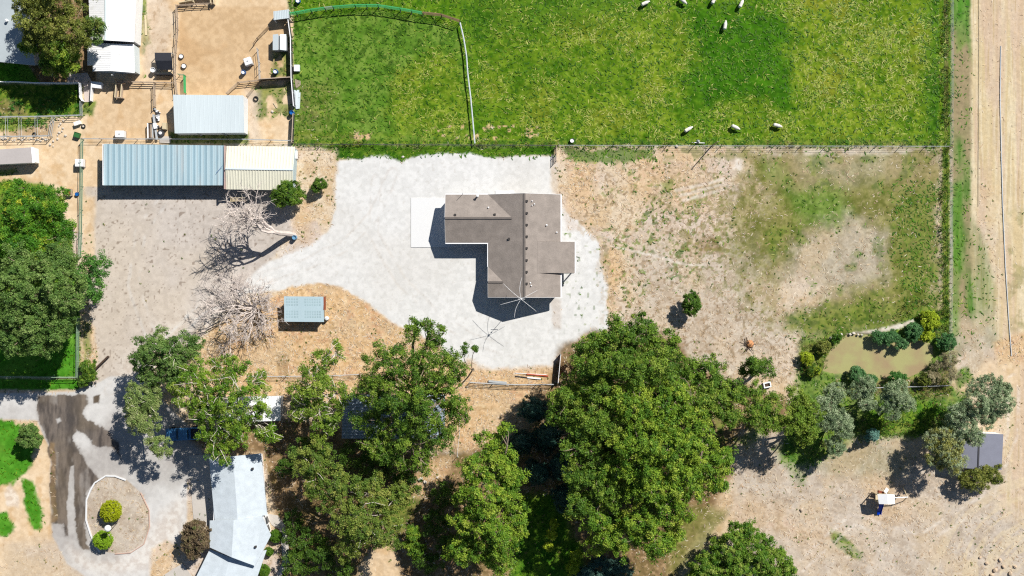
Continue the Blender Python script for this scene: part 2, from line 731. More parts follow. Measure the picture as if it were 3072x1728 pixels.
# pasture across the top
PAST = [(876, -140), (2856, -140), (2856, 436), (876, 430)]
paint('hay_light', PAST, 3, 3, lab='pasture', bmp=0.10)
paint('hay', [(1480, 40), (2060, 60), (2080, 410), (1500, 420), (1430, 230)], 70, 40, 0.75)
paint('hay', [(2390, -130), (2800, -130), (2800, 400), (2380, 410), (2350, 250)], 45, 60)
paint('darkgreen', [(2050, 20), (2340, 30), (2370, 200), (2400, 330), (2250, 350), (2120, 345), (2040, 330), (2080, 180)], 45, 60, 0.85)
paint('hay', [(2140, 300), (2300, 290), (2370, 400), (2150, 400)], 26, 20, 0.7)
paint('green', [(1400, -130), (2000, -130), (1960, 20), (1400, 140)], 60, 30, 0.8)
paint('pen', [(880, 52), (1140, 30), (1370, 80), (1400, 240), (1420, 424), (880, 420)], 4, 2)
paint('hay', [(1190, 220), (1290, 150), (1380, 170), (1405, 300), (1400, 410), (1200, 400), (1160, 330)], 26, 24, 0.9)
paint('olive', [(884, 404), (1080, 404), (1080, 428), (884, 430)], 6, 6, .5)
paint('olive', [(890, 250), (1000, 240), (990, 400), (890, 400)], 26, 20, 0.45)
paint('green', [(2790, -130), (2850, -130), (2850, 430), (2770, 430)], 24, 24)
paint('hay', [(2818, -130), (2828, -130), (2828, 430), (2818, 430)], 4, 8, .7)
paint('olive', [(2832, -130), (2846, -130), (2846, 430), (2832, 430)], 3, 5, .7)
paint('darkgreen', [(1480, 150), (1560, 120), (1900, 180), (1760, 330), (1560, 300)], 60, 90, .35)
paint('hay', [(880, 395), (1420, 400), (2850, 395), (2850, 412), (880, 412)], 8, 16, .45)
paint('orange', [(1060, 400), (1110, 395), (1110, 425), (1060, 428)], 6, 16, dens=sstep(0.5, 0.6, fbm(PX, PY, 12, 65, 2)))
paint('orange', [(1270, 390), (1420, 370), (1620, 380), (1640, 412), (1280, 424)], 4, 14, .8, dens=sstep(0.62, 0.68, fbm(PX, PY, 14, 66, 2)))
paint('weed', rect(876, 418, 2860, 442), 4, 6, 0.85)
paint('green', [(960, 438), (1665, 438), (1660, 466), (1500, 470), (1250, 474), (1200, 490), (1130, 480), (990, 476)], 5, 12)
paint('weed', rect(2826, 430, 2850, 1010), 6, 5)

# strip beside the ditch and the stubble field on the right
paint('stubble', [(2905, -140), (3210, -140), (3210, 1130), (2900, 1130)], 6, 5, lab='field', bmp=0.03)
paint('strip', [(2854, -140), (2912, -140), (2914, 700), (2925, 1040), (2856, 1080)], 8, 6, bmp=0.04)
paint('strip', [(2912, 640), (2950, 700), (2985, 860), (2990, 1040), (2915, 1050)], 14, 10, .6)
paint('pink', [(2860, 960), (2985, 940), (3000, 1120), (2860, 1140)], 30, 20, .7)
paint('straw', [(2930, 540), (2990, 560), (3000, 860), (2960, 800)], 20, 14, .5)
paint('olive', [(3010, 640), (3110, 620), (3120, 960), (3040, 1000)], 20, 20, .5, dens=sstep(.5, .65, N25))
paint('lawn', [(2855, 560), (2885, 540), (2882, 1000), (2858, 1010)], 10, 14, 0.5)
paint('lawn', [(2858, -140), (2905, -140), (2900, 130), (2870, 160)], 10, 6, 0.6)
paint('orange', [(2985, 1030), (3072, 1000), (3190, 1010), (3190, 1110), (3000, 1100)], 12, 14, 0.8)

# back yard behind the house
paint('straw', [(1680, 440), (2400, 440), (2420, 1150), (1700, 1130), (1690, 600)], 8, 8, bmp=0.04)
paint('pink', [(1900, 700), (2300, 690), (2400, 900), (2360, 1120), (2000, 1110), (1900, 920)], 50, 40, 0.85)
paint('orange', [(1700, 470), (1790, 480), (1760, 700), (1810, 720), (1860, 760), (1840, 1010), (1815, 980), (1815, 740), (1700, 640)], 24, 24, 0.75)
paint('orange', [(1900, 470), (2150, 500), (2180, 640), (1960, 640), (1880, 560)], 36, 30, 0.6)
GW = sstep(0.60, 0.68, fbm(PX, PY, 10, 301, 2)) * sstep(.35, .55, N80)
GB2 = sstep(0.62, 0.70, fbm(PX, PY, 8, 311, 2))
paint('weed', [(1820, 590), (2230, 560), (2260, 760), (2230, 860), (1850, 830), (1800, 700)], 50, 30, 0.75, dens=GW)
paint('weed', [(1700, 480), (2200, 470), (2230, 600), (1720, 620)], 40, 20, 0.6, dens=sstep(0.64, 0.72, fbm(PX, PY, 18, 302, 4, .7)))
paint('floor', [(1700, 500), (2300, 480), (2420, 1150), (1800, 1130)], 20, 30, 0.6, dens=GB2)
paint('olive', [(1960, 560), (2320, 520), (2380, 800), (2300, 1000), (2160, 900), (2000, 700)], 50, 50, 0.7, dens=sstep(.52, .62, fbm(PX, PY, 16, 313, 4, .7)))
paint('olive', [(2150, 560), (2320, 540), (2400, 900), (2300, 1000), (2200, 860)], 60, 50, 0.55, dens=sstep(.4, .6, fbm(PX, PY, 30, 312, 4, .7)))
paint('weed', [(1830, 720), (1980, 740), (1900, 990), (1830, 960)], 30, 20, 0.7, dens=sstep(0.62, 0.70, fbm(PX, PY, 12, 303, 2)))
paint('green', [(1690, 446), (1960, 446), (1965, 480), (1880, 490), (1800, 486), (1700, 480)], 7, 16, 0.8)
paint('olive', [(1960, 446), (2250, 446), (2240, 476), (1965, 480)], 8, 12, 0.7, dens=sstep(0.42, 0.55, N25))
OL = [(2220, 450), (2815, 450), (2820, 960), (2700, 990), (2560, 1010), (2420, 1020), (2360, 960), (2440, 860), (2330, 800), (2280, 700), (2300, 600), (2240, 520)]
paint('olive', OL, 40, 50, 0.95, bmp=0.05)
paint('lawn', [(2300, 470), (2380, 560), (2520, 570), (2560, 650), (2480, 690), (2400, 660), (2340, 590)], 36, 26, 0.45)
paint('pink', [(2400, 700), (2560, 650), (2680, 700), (2660, 830), (2440, 900), (2320, 880)], 50, 50, 0.75)
paint('straw', [(2250, 850), (2420, 820), (2480, 880), (2380, 960), (2300, 900)], 40, 40, 0.7)
paint('weed', [(2350, 950), (2560, 900), (2800, 900), (2790, 960), (2560, 1000), (2400, 1030)], 20, 24, 0.55)
paint('olive', [(2640, 450), (2815, 450), (2820, 965), (2700, 990), (2660, 800), (2700, 640)], 30, 40, .85)
paint('green', [(2690, 560), (2812, 540), (2815, 950), (2720, 940)], 40, 50, .3)
paint('pink', [(2380, 470), (2640, 460), (2760, 500), (2600, 550), (2420, 540)], 40, 40, .35)
paint('olive', [(2180, 600), (2330, 560), (2400, 700), (2330, 880), (2230, 800)], 50, 60, .6)
paint('weed', OL, 10, 10, 0.45, dens=sstep(0.60, 0.72, fbm(PX, PY, 40, 305, 4)))
paint('bright', [(2205, 470), (2225, 480), (2222, 512), (2200, 508)], 5, 10, 0.7)
paint('bright', [(2200, 480), (2400, 445), (2750, 447), (2700, 468), (2400, 464)], 8, 12, 0.4, dens=sstep(0.4, 0.55, N25))
for k in range(3):
    y0 = 545 + k * 15
    paint('bright', [(2025 + k * 10, y0 + 22), (2170, y0 - 12), (2172, y0 - 4), (2030 + k * 10, y0 + 32)], 4, 5, 0.6)
paint('bright', [(1820, 734), (1850, 740), (1990, 770), (2060, 790), (2170, 796), (2060, 798), (1985, 778), (1850, 745)], 3, 3, 0.7)
paint('floor', [(2090, 715), (2150, 710), (2162, 750), (2110, 758), (2082, 740)], 10, 14, 0.6)
paint('weed', rect(1985, 545, 2020, 580), 8, 14, 0.6)

# bright gravel pad round the house
paint('weed', [(960, 450), (1600, 455), (1500, 486), (1250, 484), (1190, 498), (1000, 490)], 6, 30, .8, dens=sstep(.45, .6, N25))
PAD = [(1008, 480), (1060, 478), (1150, 468), (1210, 488), (1260, 466), (1400, 460), (1520, 470), (1664, 468), (1668, 590), (1700, 640),
       (1760, 690), (1800, 735), (1808, 800), (1818, 870), (1826, 960), (1812, 1012), (1760, 1050), (1700, 1070), (1650, 1106), (1560, 1112),
       (1480, 1112), (1420, 1104), (1370, 1080), (1300, 1020), (1230, 990), (1170, 962), (1120, 925), (1060, 880), (1000, 856), (950, 846),
       (900, 850), (860, 868), (760, 880), (700, 880), (720, 830), (790, 790), (870, 758), (935, 735), (985, 690), (1003, 620), (1008, 560)]
paint('gravel', [(1000, 500), (1000, 640), (960, 735), (800, 860), (640, 960), (520, 1030), (580, 900), (720, 800), (880, 740), (960, 660)], 40, 30, .55)
paint('gravel', PAD, 5, 15, lab='gravel_pad', bmp=0.012)
paint('dirt', [(1652, 470), (1668, 470), (1672, 580), (1654, 580)], 4, 12, .5)
paint('straw', [(1650, 892), (1680, 900), (1682, 990), (1660, 985)], 5, 10, .35)
paint('pink', [(1745, 640), (1830, 740), (1840, 980), (1800, 960), (1790, 760), (1720, 690)], 10, 24, .5, dens=sstep(.48, .6, fbm(PX, PY, 14, 320, 3)))
paint('weed', [(1690, 640), (1810, 720), (1820, 1000), (1700, 1040)], 20, 10, .5, dens=sstep(.80, .86, fbm(PX, PY, 9, 321, 1)))
paint('straw', [(1652, 480), (1672, 470), (1676, 600), (1700, 640), (1750, 690), (1700, 690), (1690, 640), (1665, 588), (1650, 560)], 8, 8, 0.55)
paint('dirt', [(1652, 892), (1680, 895), (1680, 990), (1660, 990)], 6, 5, 0.5)
paint('orange', [(1400, 1080), (1480, 1105), (1650, 1098), (1690, 1060), (1740, 1060), (1760, 1100), (1700, 1150), (1400, 1150)], 10, 14, 0.75)

# brown dirt yard and its lane
YARD = [(290, 560), (880, 560), (900, 590), (880, 640), (880, 700), (800, 790), (720, 860), (660, 930), (560, 1010), (450, 1060), (400, 1140),
        (330, 1180), (282, 1180), (290, 1090), (285, 1000), (268, 930), (280, 760), (262, 700), (265, 600)]
paint('dirt', YARD, 8, 8, lab='dirt_yard', bmp=0.015)
paint('dirt', [(255, 440), (320, 430), (320, 600), (256, 600)], 10, 8, 0.8)
paint('bright', [(700, 830), (740, 850), (620, 960), (470, 1040), (380, 1180), (310, 1180), (400, 1040), (560, 930)], 40, 20, 0.45)
paint('straw', [(880, 560), (1005, 500), (1000, 620), (985, 690), (930, 735), (880, 730), (870, 640)], 10, 8)
paint('straw', [(880, 440), (1010, 450), (1012, 520), (900, 560)], 10, 8)
paint('orange', [(890, 600), (930, 610), (930, 720), (890, 730)], 16, 10, 0.5)
paint('sand', [(245, 590), (285, 590), (285, 780), (248, 780)], 8, 8, 0.8)

# orange dry grass south of the pad
paint('orange', [(880, 858), (950, 848), (1005, 860), (1065, 886), (1125, 932), (1175, 970), (1235, 1000), (1300, 1030), (1380, 1092),
                 (1420, 1110), (1700, 1120), (1700, 1300), (1560, 1330), (1400, 1360), (1240, 1340), (900, 1200), (600, 1190), (560, 1080), (640, 980), (800, 900)], 6, 8, bmp=0.06)
paint('floor', [(830, 1060), (866, 1060), (868, 1130), (836, 1130)], 6, 5, 0.45)

# sandy corrals and the neighbour's yard, top left
paint('sand', [(-140, -140), (880, -140), (880, 432), (310, 432), (300, 560), (250, 560), (248, 700), (-140, 560)], 3, 3, lab='dirt_yard', bmp=0.015)
paint('corral', [(535, 20), (860, 20), (868, 240), (790, 245), (700, 290), (535, 285)], 8, 5)
paint('corral', [(340, 255), (460, 255), (455, 420), (330, 430), (260, 400), (300, 300)], 20, 12, 0.6)
paint('dirt', [(415, -140), (470, -140), (520, 60), (500, 200), (450, 240), (430, 200)], 20, 14, 0.55)
paint('weed', [(420, -140), (438, -140), (440, 60), (424, 60)], 4, 4, 0.8)
paint('weed', [(415, 60), (445, 60), (450, 240), (425, 230)], 10, 14, 0.5, dens=sstep(0.45, 0.6, N25))
paint('weed', [(856, -140), (880, -140), (880, 40), (868, 40)], 8, 8)
paint('weed', [(820, 140), (874, 100), (874, 236), (815, 236)], 14, 12, 0.8, dens=sstep(0.35, 0.55, N25))
paint('weed', [(760, 255), (875, 250), (876, 350), (770, 360)], 14, 14, 0.75, dens=sstep(0.4, 0.55, N25))
paint('dirt', [(735, 270), (775, 270), (780, 420), (735, 425)], 16, 12, 0.6)
paint('weed', rect(505, 395, 745, 432), 5, 5, 0.8)
paint('floor', [(-140, -140), (275, -140), (290, 250), (-140, 250)], 6, 6)
paint('lawn', [(-140, 178), (80, 190), (118, 250), (-140, 250)], 4, 5)
paint('weed', [(-140, 250), (245, 252), (250, 350), (-140, 350)], 5, 8, 1.0, bmp=0.1)
paint('floor', [(-140, 290), (40, 300), (90, 345), (-140, 350)], 12, 12, 0.6)
paint('weed', [(250, 300), (290, 300), (280, 345), (250, 345)], 6, 8, 0.9)
paint('lush', [(-140, 352), (160, 352), (120, 375), (40, 392), (-140, 400)], 8, 10, 0.9)
paint('floor', [(60, 380), (165, 370), (160, 410), (0, 412)], 10, 8, 0.45)
paint('lush', [(-140, 505), (40, 508), (60, 520), (-140, 540)], 8, 10, 0.8)
paint('lush', [(-140, 540), (50, 540), (160, 560), (210, 700), (240, 900), (240, 1130), (-140, 1130)], 8, 10, lab='lawn', bmp=0.04)

# lawn corner, verge, lane and turning circle, bottom left
paint('lawn', [(-140, 1020), (236, 1000), (238, 1130), (-140, 1130)], 3, 3, lab='lawn', bmp=0.03)
paint('lawn', [(-140, 1134), (232, 1136), (236, 1168), (-140, 1172)], 4, 5, lab='lawn', bmp=0.03)
paint('orange', [(240, 960), (280, 980), (290, 1080), (260, 1180), (240, 1180)], 8, 8, 0.7)
paint('weed', [(246, 960), (270, 970), (272, 1060), (250, 1100)], 8, 8, 0.7)
paint('sand', [(-140, 1260), (150, 1270), (160, 1500), (180, 1640), (300, 1860), (-140, 1860)], 6, 8)
paint('pink', [(20, 1640), (200, 1600), (330, 1860), (-20, 1860)], 30, 20, 0.7)
LANE = [(-140, 1186), (60, 1180), (230, 1174), (290, 1150), (330, 1130), (420, 1130), (620, 1330), (640, 1370), (620, 1420), (560, 1440), (560, 1560), (520, 1640),
        (460, 1690), (420, 1860), (340, 1860), (300, 1760), (200, 1690), (158, 1610), (150, 1500), (150, 1350), (110, 1262), (40, 1258), (-140, 1258)]
paint('asphalt', LANE, 4, 4, lab='driveway', bmp=0.008)
paint('bright', [(200, 1640), (280, 1680), (400, 1660), (470, 1560), (560, 1480), (540, 1620), (440, 1710), (300, 1730), (220, 1700)], 30, 16, 0.6)
paint('floor', [(560, 1300), (900, 1250), (1250, 1360), (1260, 1860), (860, 1860), (820, 1520), (790, 1360), (620, 1370)], 14, 14, bmp=0.04)
ISL = [(320, 1428), (346, 1430), (380, 1440), (425, 1480), (447, 1530), (448, 1580), (430, 1630), (390, 1656), (345, 1660), (300, 1655), (275, 1615), (260, 1560), (262, 1500), (285, 1450)]
paint('pink', ISL, 1.5, 0, bmp=0.02)
paint('orange', [(455, 1650), (500, 1620), (550, 1640), (510, 1700), (470, 1860), (440, 1860)], 8, 8, 0.6)
MUD1 = [(108, 1186), (260, 1186), (268, 1210), (240, 1235), (262, 1258), (320, 1290), (352, 1330), (362, 1372), (340, 1345), (318, 1338), (290, 1335), (262, 1310), (245, 1300), (222, 1292),
        (216, 1300), (230, 1345), (250, 1370), (285, 1420), (288, 1440), (262, 1480), (254, 1560), (262, 1620), (268, 1650), (255, 1650), (235, 1610), (222, 1560), (218, 1500), (222, 1440), (212, 1450),
        (200, 1530), (210, 1610), (200, 1610), (190, 1575), (160, 1570), (152, 1480), (150, 1380), (140, 1300), (118, 1270), (108, 1230)]
paint('mud', MUD1, 14, 22, .45)
paint('mud', MUD1, 2.5, 18, .9, bmp=0.01)
paint('asphalt', [(212, 1400), (222, 1396), (224, 1450), (214, 1620), (206, 1620), (200, 1520)], 2, 5, 0.9)
paint('asphalt', [(168, 1256), (178, 1254), (184, 1264), (172, 1268)], 3, 6, 0.8)
paint('floor', [(150, 1330), (165, 1330), (172, 1560), (152, 1570)], 4, 8, 0.7)
paint('mud', [(278, 1190), (300, 1184), (296, 1210), (280, 1212)], 3, 8)
paint('lawn', [(-140, 1262), (40, 1262), (120, 1320), (95, 1400), (60, 1440), (40, 1460), (-140, 1470)], 7, 22, lab='lawn', bmp=0.03)
paint('lawn', [(70, 1440), (102, 1440), (124, 1520), (126, 1580), (100, 1590), (85, 1560), (68, 1500)], 7, 22, lab='lawn', bmp=0.03)
paint('lawn', [(-140, 1530), (14, 1530), (42, 1580), (20, 1610), (-140, 1620)], 6, 18, lab='lawn', bmp=0.03)
paint('bright', [(15, 1480), (30, 1455), (58, 1490), (55, 1520), (20, 1515)], 5, 8, 0.6)

# ground under and beyond the big trees
paint('floor', [(900, 1340), (1300, 1360), (1420, 1350), (1700, 1240), (2250, 1320), (2160, 1500), (2040, 1700), (2000, 1860), (880, 1860)], 20, 16, bmp=0.05)
paint('orange', [(1270, 1380), (1360, 1370), (1340, 1450), (1250, 1500), (1220, 1490)], 12, 12, 0.7)
paint('sand', [(1130, 1640), (1180, 1620), (1200, 1700), (1190, 1860), (1060, 1860), (1080, 1700)], 14, 14, 0.9)
paint('weed', [(1180, 1440), (1260, 1500), (1200, 1620), (1160, 1560)], 16, 14, 0.6)
paint('lush', [(1560, 1480), (1720, 1480), (1760, 1700), (1740, 1860), (1500, 1860), (1540, 1650)], 20, 16, lab='lawn', bmp=0.04)
paint('pink', [(2180, 1330), (2300, 1300), (2600, 1330), (2760, 1300), (2900, 1480), (3210, 1100), (3210, 1860), (2000, 1860), (2060, 1680), (2170, 1560), (2210, 1440)], 14, 14, bmp=0.04)
paint('stubble', [(3010, 1100), (3210, 1080), (3210, 1620), (3060, 1560), (2990, 1500), (3020, 1400), (3030, 1280)], 30, 20, 0.9)
paint('orange', [(2170, 1480), (2300, 1500), (2500, 1600), (2450, 1680), (2330, 1600), (2150, 1600)], 40, 30, 0.4)
paint('olive', [(2030, 1500), (2180, 1530), (2160, 1640), (2040, 1730), (2000, 1720), (2010, 1600)], 20, 16, 0.8)
paint('sand', [(2150, 1580), (2200, 1540), (2180, 1610), (2090, 1690), (2060, 1728)], 8, 8, 0.6)
paint('lush', [(2310, 1340), (2380, 1320), (2430, 1420), (2400, 1460)], 16, 16, 0.45)
paint('olive', [(2400, 1320), (2700, 1330), (2760, 1380), (2700, 1440), (2450, 1420)], 30, 26, 0.4)
paint('weed', [(2492, 1590), (2520, 1600), (2590, 1660), (2580, 1680), (2540, 1665), (2500, 1630)], 6, 10, 0.8)
paint('orange', [(2600, 1430), (2740, 1440), (2740, 1570), (2600, 1570)], 30, 20, 0.4)
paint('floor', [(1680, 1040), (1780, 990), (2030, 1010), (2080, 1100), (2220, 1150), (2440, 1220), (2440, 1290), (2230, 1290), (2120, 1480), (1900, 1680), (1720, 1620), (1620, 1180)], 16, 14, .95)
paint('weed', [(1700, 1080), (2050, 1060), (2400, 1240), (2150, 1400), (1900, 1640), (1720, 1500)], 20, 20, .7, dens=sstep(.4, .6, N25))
# tractor swirls, bottom right
rr = np.hypot(PX - 3150, PY - 1760)
sw = sstep(0.45, 0.62, vnoise(rr * 1.0, np.arctan2(PY - 1760, PX - 3150) * 30, 9, 401))
swm = sstep(430, 300, rr) * sstep(60, 130, rr)
COL[:] = mixc(COL, np.broadcast_to(C(236, 216, 178), COL.shape), sw * swm * 0.5)
rr2 = np.hypot(PX - 2350, PY - 2300)
sw2 = sstep(0.45, 0.65, vnoise(rr2, np.arctan2(PY - 2300, PX - 2350) * 30, 10, 402)) * sstep(1400, 1480, PY) * sstep(2250, 2400, PX)
COL[:] = mixc(COL, np.broadcast_to(C(228, 210, 188), COL.shape), sw2 * 0.3)

# banks of the pond
BANK = [(2400, 1020), (2500, 1010), (2560, 1000), (2680, 975), (2780, 930), (2850, 940), (2858, 1160), (2920, 1180), (2860, 1300), (2760, 1310), (2560, 1320), (2440, 1400), (2340, 1380), (2380, 1200), (2390, 1100)]
paint('lush', BANK, 16, 16, 0.9, lab='pond_bank', bmp=0.08)
paint('olive', [(2395, 1030), (2480, 1020), (2500, 1060), (2460, 1130), (2400, 1100)], 10, 10, 0.6)
paint('bright', [(2540, 1000), (2620, 990), (2740, 958), (2745, 966), (2700, 985), (2600, 1002), (2545, 1006)], 5, 8, 0.9)
paint('floor', [(2560, 1140), (2760, 1130), (2850, 1100), (2850, 1190), (2560, 1180)], 14, 14, 0.6)
paint('sand', [(2870, 1160), (2960, 1080), (3060, 1100), (3060, 1160), (2960, 1160), (2880, 1190)], 16, 14, 0.7)
paint('lush', [(2860, 1120), (2900, 1100), (2920, 1130), (2880, 1170)], 8, 10, 0.8)
paint('lush', [(2600, 1210), (2800, 1200), (2830, 1230), (2760, 1310), (2600, 1310)], 14, 14, 0.9)

POND = [(2530, 1010), (2560, 1003), (2600, 1006), (2640, 1020), (2700, 1030), (2745, 1020), (2775, 1016), (2796, 1040), (2800, 1075), (2780, 1104), (2735, 1128), (2650, 1134), (2600, 1124),
        (2560, 1120), (2500, 1118), (2472, 1112), (2478, 1080), (2500, 1045)]
s_, m_ = region(POND, 10, 4)

def track(pts, w, kind, a, off=0.0):
    sd = np.full(PX.shape, 1e9)
    for (x0, y0), (x1, y1) in zip(pts[:-1], pts[1:]):
        ex, ey = x1 - x0, y1 - y0
        t = np.clip(((PX - x0) * ex + (PY - y0) * ey) / (ex * ex + ey * ey), 0, 1)
        sd = np.minimum(sd, np.hypot(PX + WX * 10 - x0 - t * ex, PY + WY * 10 - y0 - t * ey))
    m = sstep(w, w * .3, np.abs(sd - off)) * a * sstep(.3, .6, N25)
    COL[:] = mixc(COL, tex(kind, ALL), m)


track([(1180, 520), (1120, 650), (1030, 740), (900, 800), (740, 850), (560, 980), (430, 1110), (330, 1170)], 6, 'dirt', .3, 16)
track([(1240, 820), (1150, 780), (1000, 790), (800, 830), (600, 930), (480, 1050), (390, 1170)], 6, 'gravel', .55, 15)
track([(1560, 1060), (1420, 1020), (1300, 940), (1200, 840), (1120, 700), (1130, 540)], 6, 'dirt', .22, 15)
track([(2400, 1700), (2560, 1560), (2760, 1620), (2960, 1500), (3040, 1300), (3040, 1140)], 7, 'bright', .4, 15)
track([(520, 560), (420, 700), (400, 860), (450, 1000)], 7, 'gravel', .3, 15)

# bare mottling and small hoof-scale relief
ZF = (fbm(PX, PY, 9, 500, 3) - 0.5) * 2 * BMP + (N80 - 0.5) * 0.06
ZF[s_] -= m_ * 0.55
ZF = np.clip(ZF, -0.8, 0.12)
COL[s_] = mixc(COL[s_], np.broadcast_to(C(176, 162, 116), COL[s_].shape), m_ * 0.9)
TUFD[s_] *= 1 - m_
DRYD[s_] *= 1 - m_
COL *= (0.96 + 0.08 * sstep(0.3, 0.7, N9))[..., None]

wx_, wy_ = G(PX, PY)
V = np.stack([wx_, wy_, ZF - 0.03], -1).reshape(-1, 3)
idx = np.arange(NX * NY).reshape(NY, NX)
Q = np.stack([idx[1:, :-1], idx[1:, 1:], idx[:-1, 1:], idx[:-1, :-1]], -1).reshape(-1, 4)
QL = LAB[:-1, :-1].reshape(-1)
CF = np.concatenate([COL, AMP[..., None]], -1).reshape(-1, 4)
for li, nm in enumerate(LABELS):
    q = Q[QL == li]
    if not len(q):
        continue
    used = np.unique(q)
    rm = np.zeros(len(V), dtype=np.int32)
    rm[used] = np.arange(len(used))
    o = np_mesh(nm, V[used], rm[q], [EARTH], CF[used], smooth=True)
    o['kind'] = 'structure'

# land to the horizon, with the sheet above let into it
far = MB()
x0, x1 = wx_.min(), wx_.max()
y0, y1 = wy_.min(), wy_.max()
B = 6000
for a, b, c, e in ((-B, B, y1 + 0.003, B), (-B, B, -B, y0 - 0.003), (-B, x0 - 0.003, y0, y1), (x1 + 0.003, B, y0, y1)):
    far.add([(a, c, -0.03), (b, c, -0.03), (b, e, -0.03), (a, e, -0.03)], [(0, 1, 2, 3)])
tag(far.build('land', mat('far_land', C(200, 180, 130), 0.95, var=0.45, scale=0.05, spots=(C(96, 124, 46), 0.012, 0.52))), kind='structure')

# water of the pond
m, nt, p = nt_new('pond_water')
N_, L_ = nt.nodes, nt.links
g_ = N_.new('ShaderNodeNewGeometry')
n_ = N_.new('ShaderNodeTexNoise')
n_.inputs['Scale'].default_value = 0.35
n_.inputs['Detail'].default_value = 4
L_.new(g_.outputs['Position'], n_.inputs['Vector'])
cr = N_.new('ShaderNodeValToRGB')
cr.color_ramp.elements[0].position = 0.40
cr.color_ramp.elements[0].color = (*C(188, 184, 126), 1)
cr.color_ramp.elements[1].position = 0.66
cr.color_ramp.elements[1].color = (*C(182, 160, 122), 1)
L_.new(n_.outputs[0], cr.inputs[0])
L_.new(cr.outputs[0], p.inputs['Base Color'])
p.inputs['Roughness'].default_value = 0.25
p.inputs['Specular IOR Level'].default_value = 0.3
n2_ = N_.new('ShaderNodeTexNoise')
n2_.inputs['Scale'].default_value = 3
L_.new(g_.outputs['Position'], n2_.inputs['Vector'])
b_ = N_.new('ShaderNodeBump')
b_.inputs['Strength'].default_value = 0.15
b_.inputs['Distance'].default_value = 0.05
L_.new(n2_.outputs[0], b_.inputs['Height'])
L_.new(b_.outputs[0], p.inputs['Normal'])
wm = MB()
wm.add([(*G(x, y), -0.22) for x, y in [(2450, 985), (2450, 1150), (2810, 1150), (2810, 985)]], [(0, 1, 2, 3)])
tag(wm.build('water', m), kind='structure')


# ------------------------------------------------------------------ loose growth lying and standing on the sheet
def scatter(dens, n, seed, boost=1.0):
    r = np.random.default_rng(seed)
    i = r.integers(0, NY - 1, n)
    j = r.integers(0, NX - 1, n)
    k = r.random(n) < dens[i, j] * boost
    i, j = i[k], j[k]
    x = gx[j] + r.random(len(j)) * STEP
    y = gy[i] + r.random(len(i)) * STEP
    wx, wy = G(x, y)
    return np.stack([wx, wy, ZF[i, j] - .03], 1), r


def stalks(name, dens, n, seed, pal, L, w, lift, label, cat):
    """bent flat stalks lying over each other, two quads each"""
    c, r = scatter(dens, n, seed)
    m = len(c)
    big = fbm(c[:, 0] / S, c[:, 1] / S, 34, seed + 3, 2)
    a = big * 14 + r.normal(size=m) * .7
    ln = L * (.5 + r.random(m))
    bend = r.normal(size=m) * .8
    z0 = c[:, 2] + .03 + r.random(m) * lift
    def pt(q, ang, l):
        return np.stack([q[:, 0] + np.cos(ang) * l, q[:, 1] + np.sin(ang) * l], 1)
    p0 = c[:, :2]
    p1 = pt(p0, a, ln * .5)
    p2 = pt(p1, a + bend, ln * .5)
    nx = np.stack([-np.sin(a), np.cos(a)], 1) * (w * (.6 + .8 * r.random((m, 1))) / 2)
    nx2 = np.stack([-np.sin(a + bend), np.cos(a + bend)], 1) * w * .2
    zt = z0 + lift * .6
    v = np.stack([np.c_[p0 - nx * .5, z0], np.c_[p0 + nx * .5, z0], np.c_[p1 + nx, zt], np.c_[p1 - nx, zt], np.c_[p2 + nx2, z0], np.c_[p2 - nx2, z0]], 1).reshape(-1, 3)
    b = np.arange(m)[:, None] * 6
    q = np.concatenate([b + [0, 3, 2, 1], b + [3, 5, 4, 2]], 0)
    P = np.array([C(*k) for k in pal])
    t = 1.2 * P[r.integers(0, len(P), m)] * (.8 + .4 * r.random((m, 1)))
    o = np_mesh(name, v, q, [LEAF], np.repeat(t, 6, 0))
    return tag(o, label, cat, kind='stuff')


clus = sstep(.38, .62, fbm(PX, PY, 24, 700, 3))
stalks('lodged_hay', HAYD ** 1.3 * (.06 + .94 * clus * sstep(.33, .58, N80)), 330000, 71, [(180, 192, 86), (162, 180, 64), (146, 168, 50), (196, 198, 112), (128, 156, 40)], .55, .11, .018, 'pale flattened hay lying in swirls over the green pasture', 'hay')
stalks('pasture_grass', np.clip(HAYD * 10, 0, .45) * (1 - .5 * np.clip(HAYD, 0, 1)), 230000, 72, [(74, 124, 14), (94, 144, 22), (114, 156, 32), (56, 102, 8)], .45, .12, .045, 'green grass blades standing in the pasture', 'grass')
stalks('dry_grass', DRYD * (.2 + .8 * clus), 240000, 73, [(244, 230, 204), (236, 212, 174), (220, 192, 158), (248, 236, 216), (204, 174, 142)], .42, .07, .02, 'dry straw coloured grass over the bare ground', 'dry grass')

# ------------------------------------------------------------------ trees and shrubs
BARK = mat('bark', A(168, 150, 128), 0.9, var=0.3, scale=6, bump=0.4)
BARK_PALE = mat('bark_pale', A(246, 234, 218), 0.9, var=0.2, scale=6, bump=0.3)
BARK_DARK = mat('bark_dark', A(92, 76, 62), 0.9, var=0.3, scale=6, bump=0.4)


def rand_unit(n, r):
    v = r.normal(size=(n, 3))
    return v / np.linalg.norm(v, axis=1, keepdims=True)


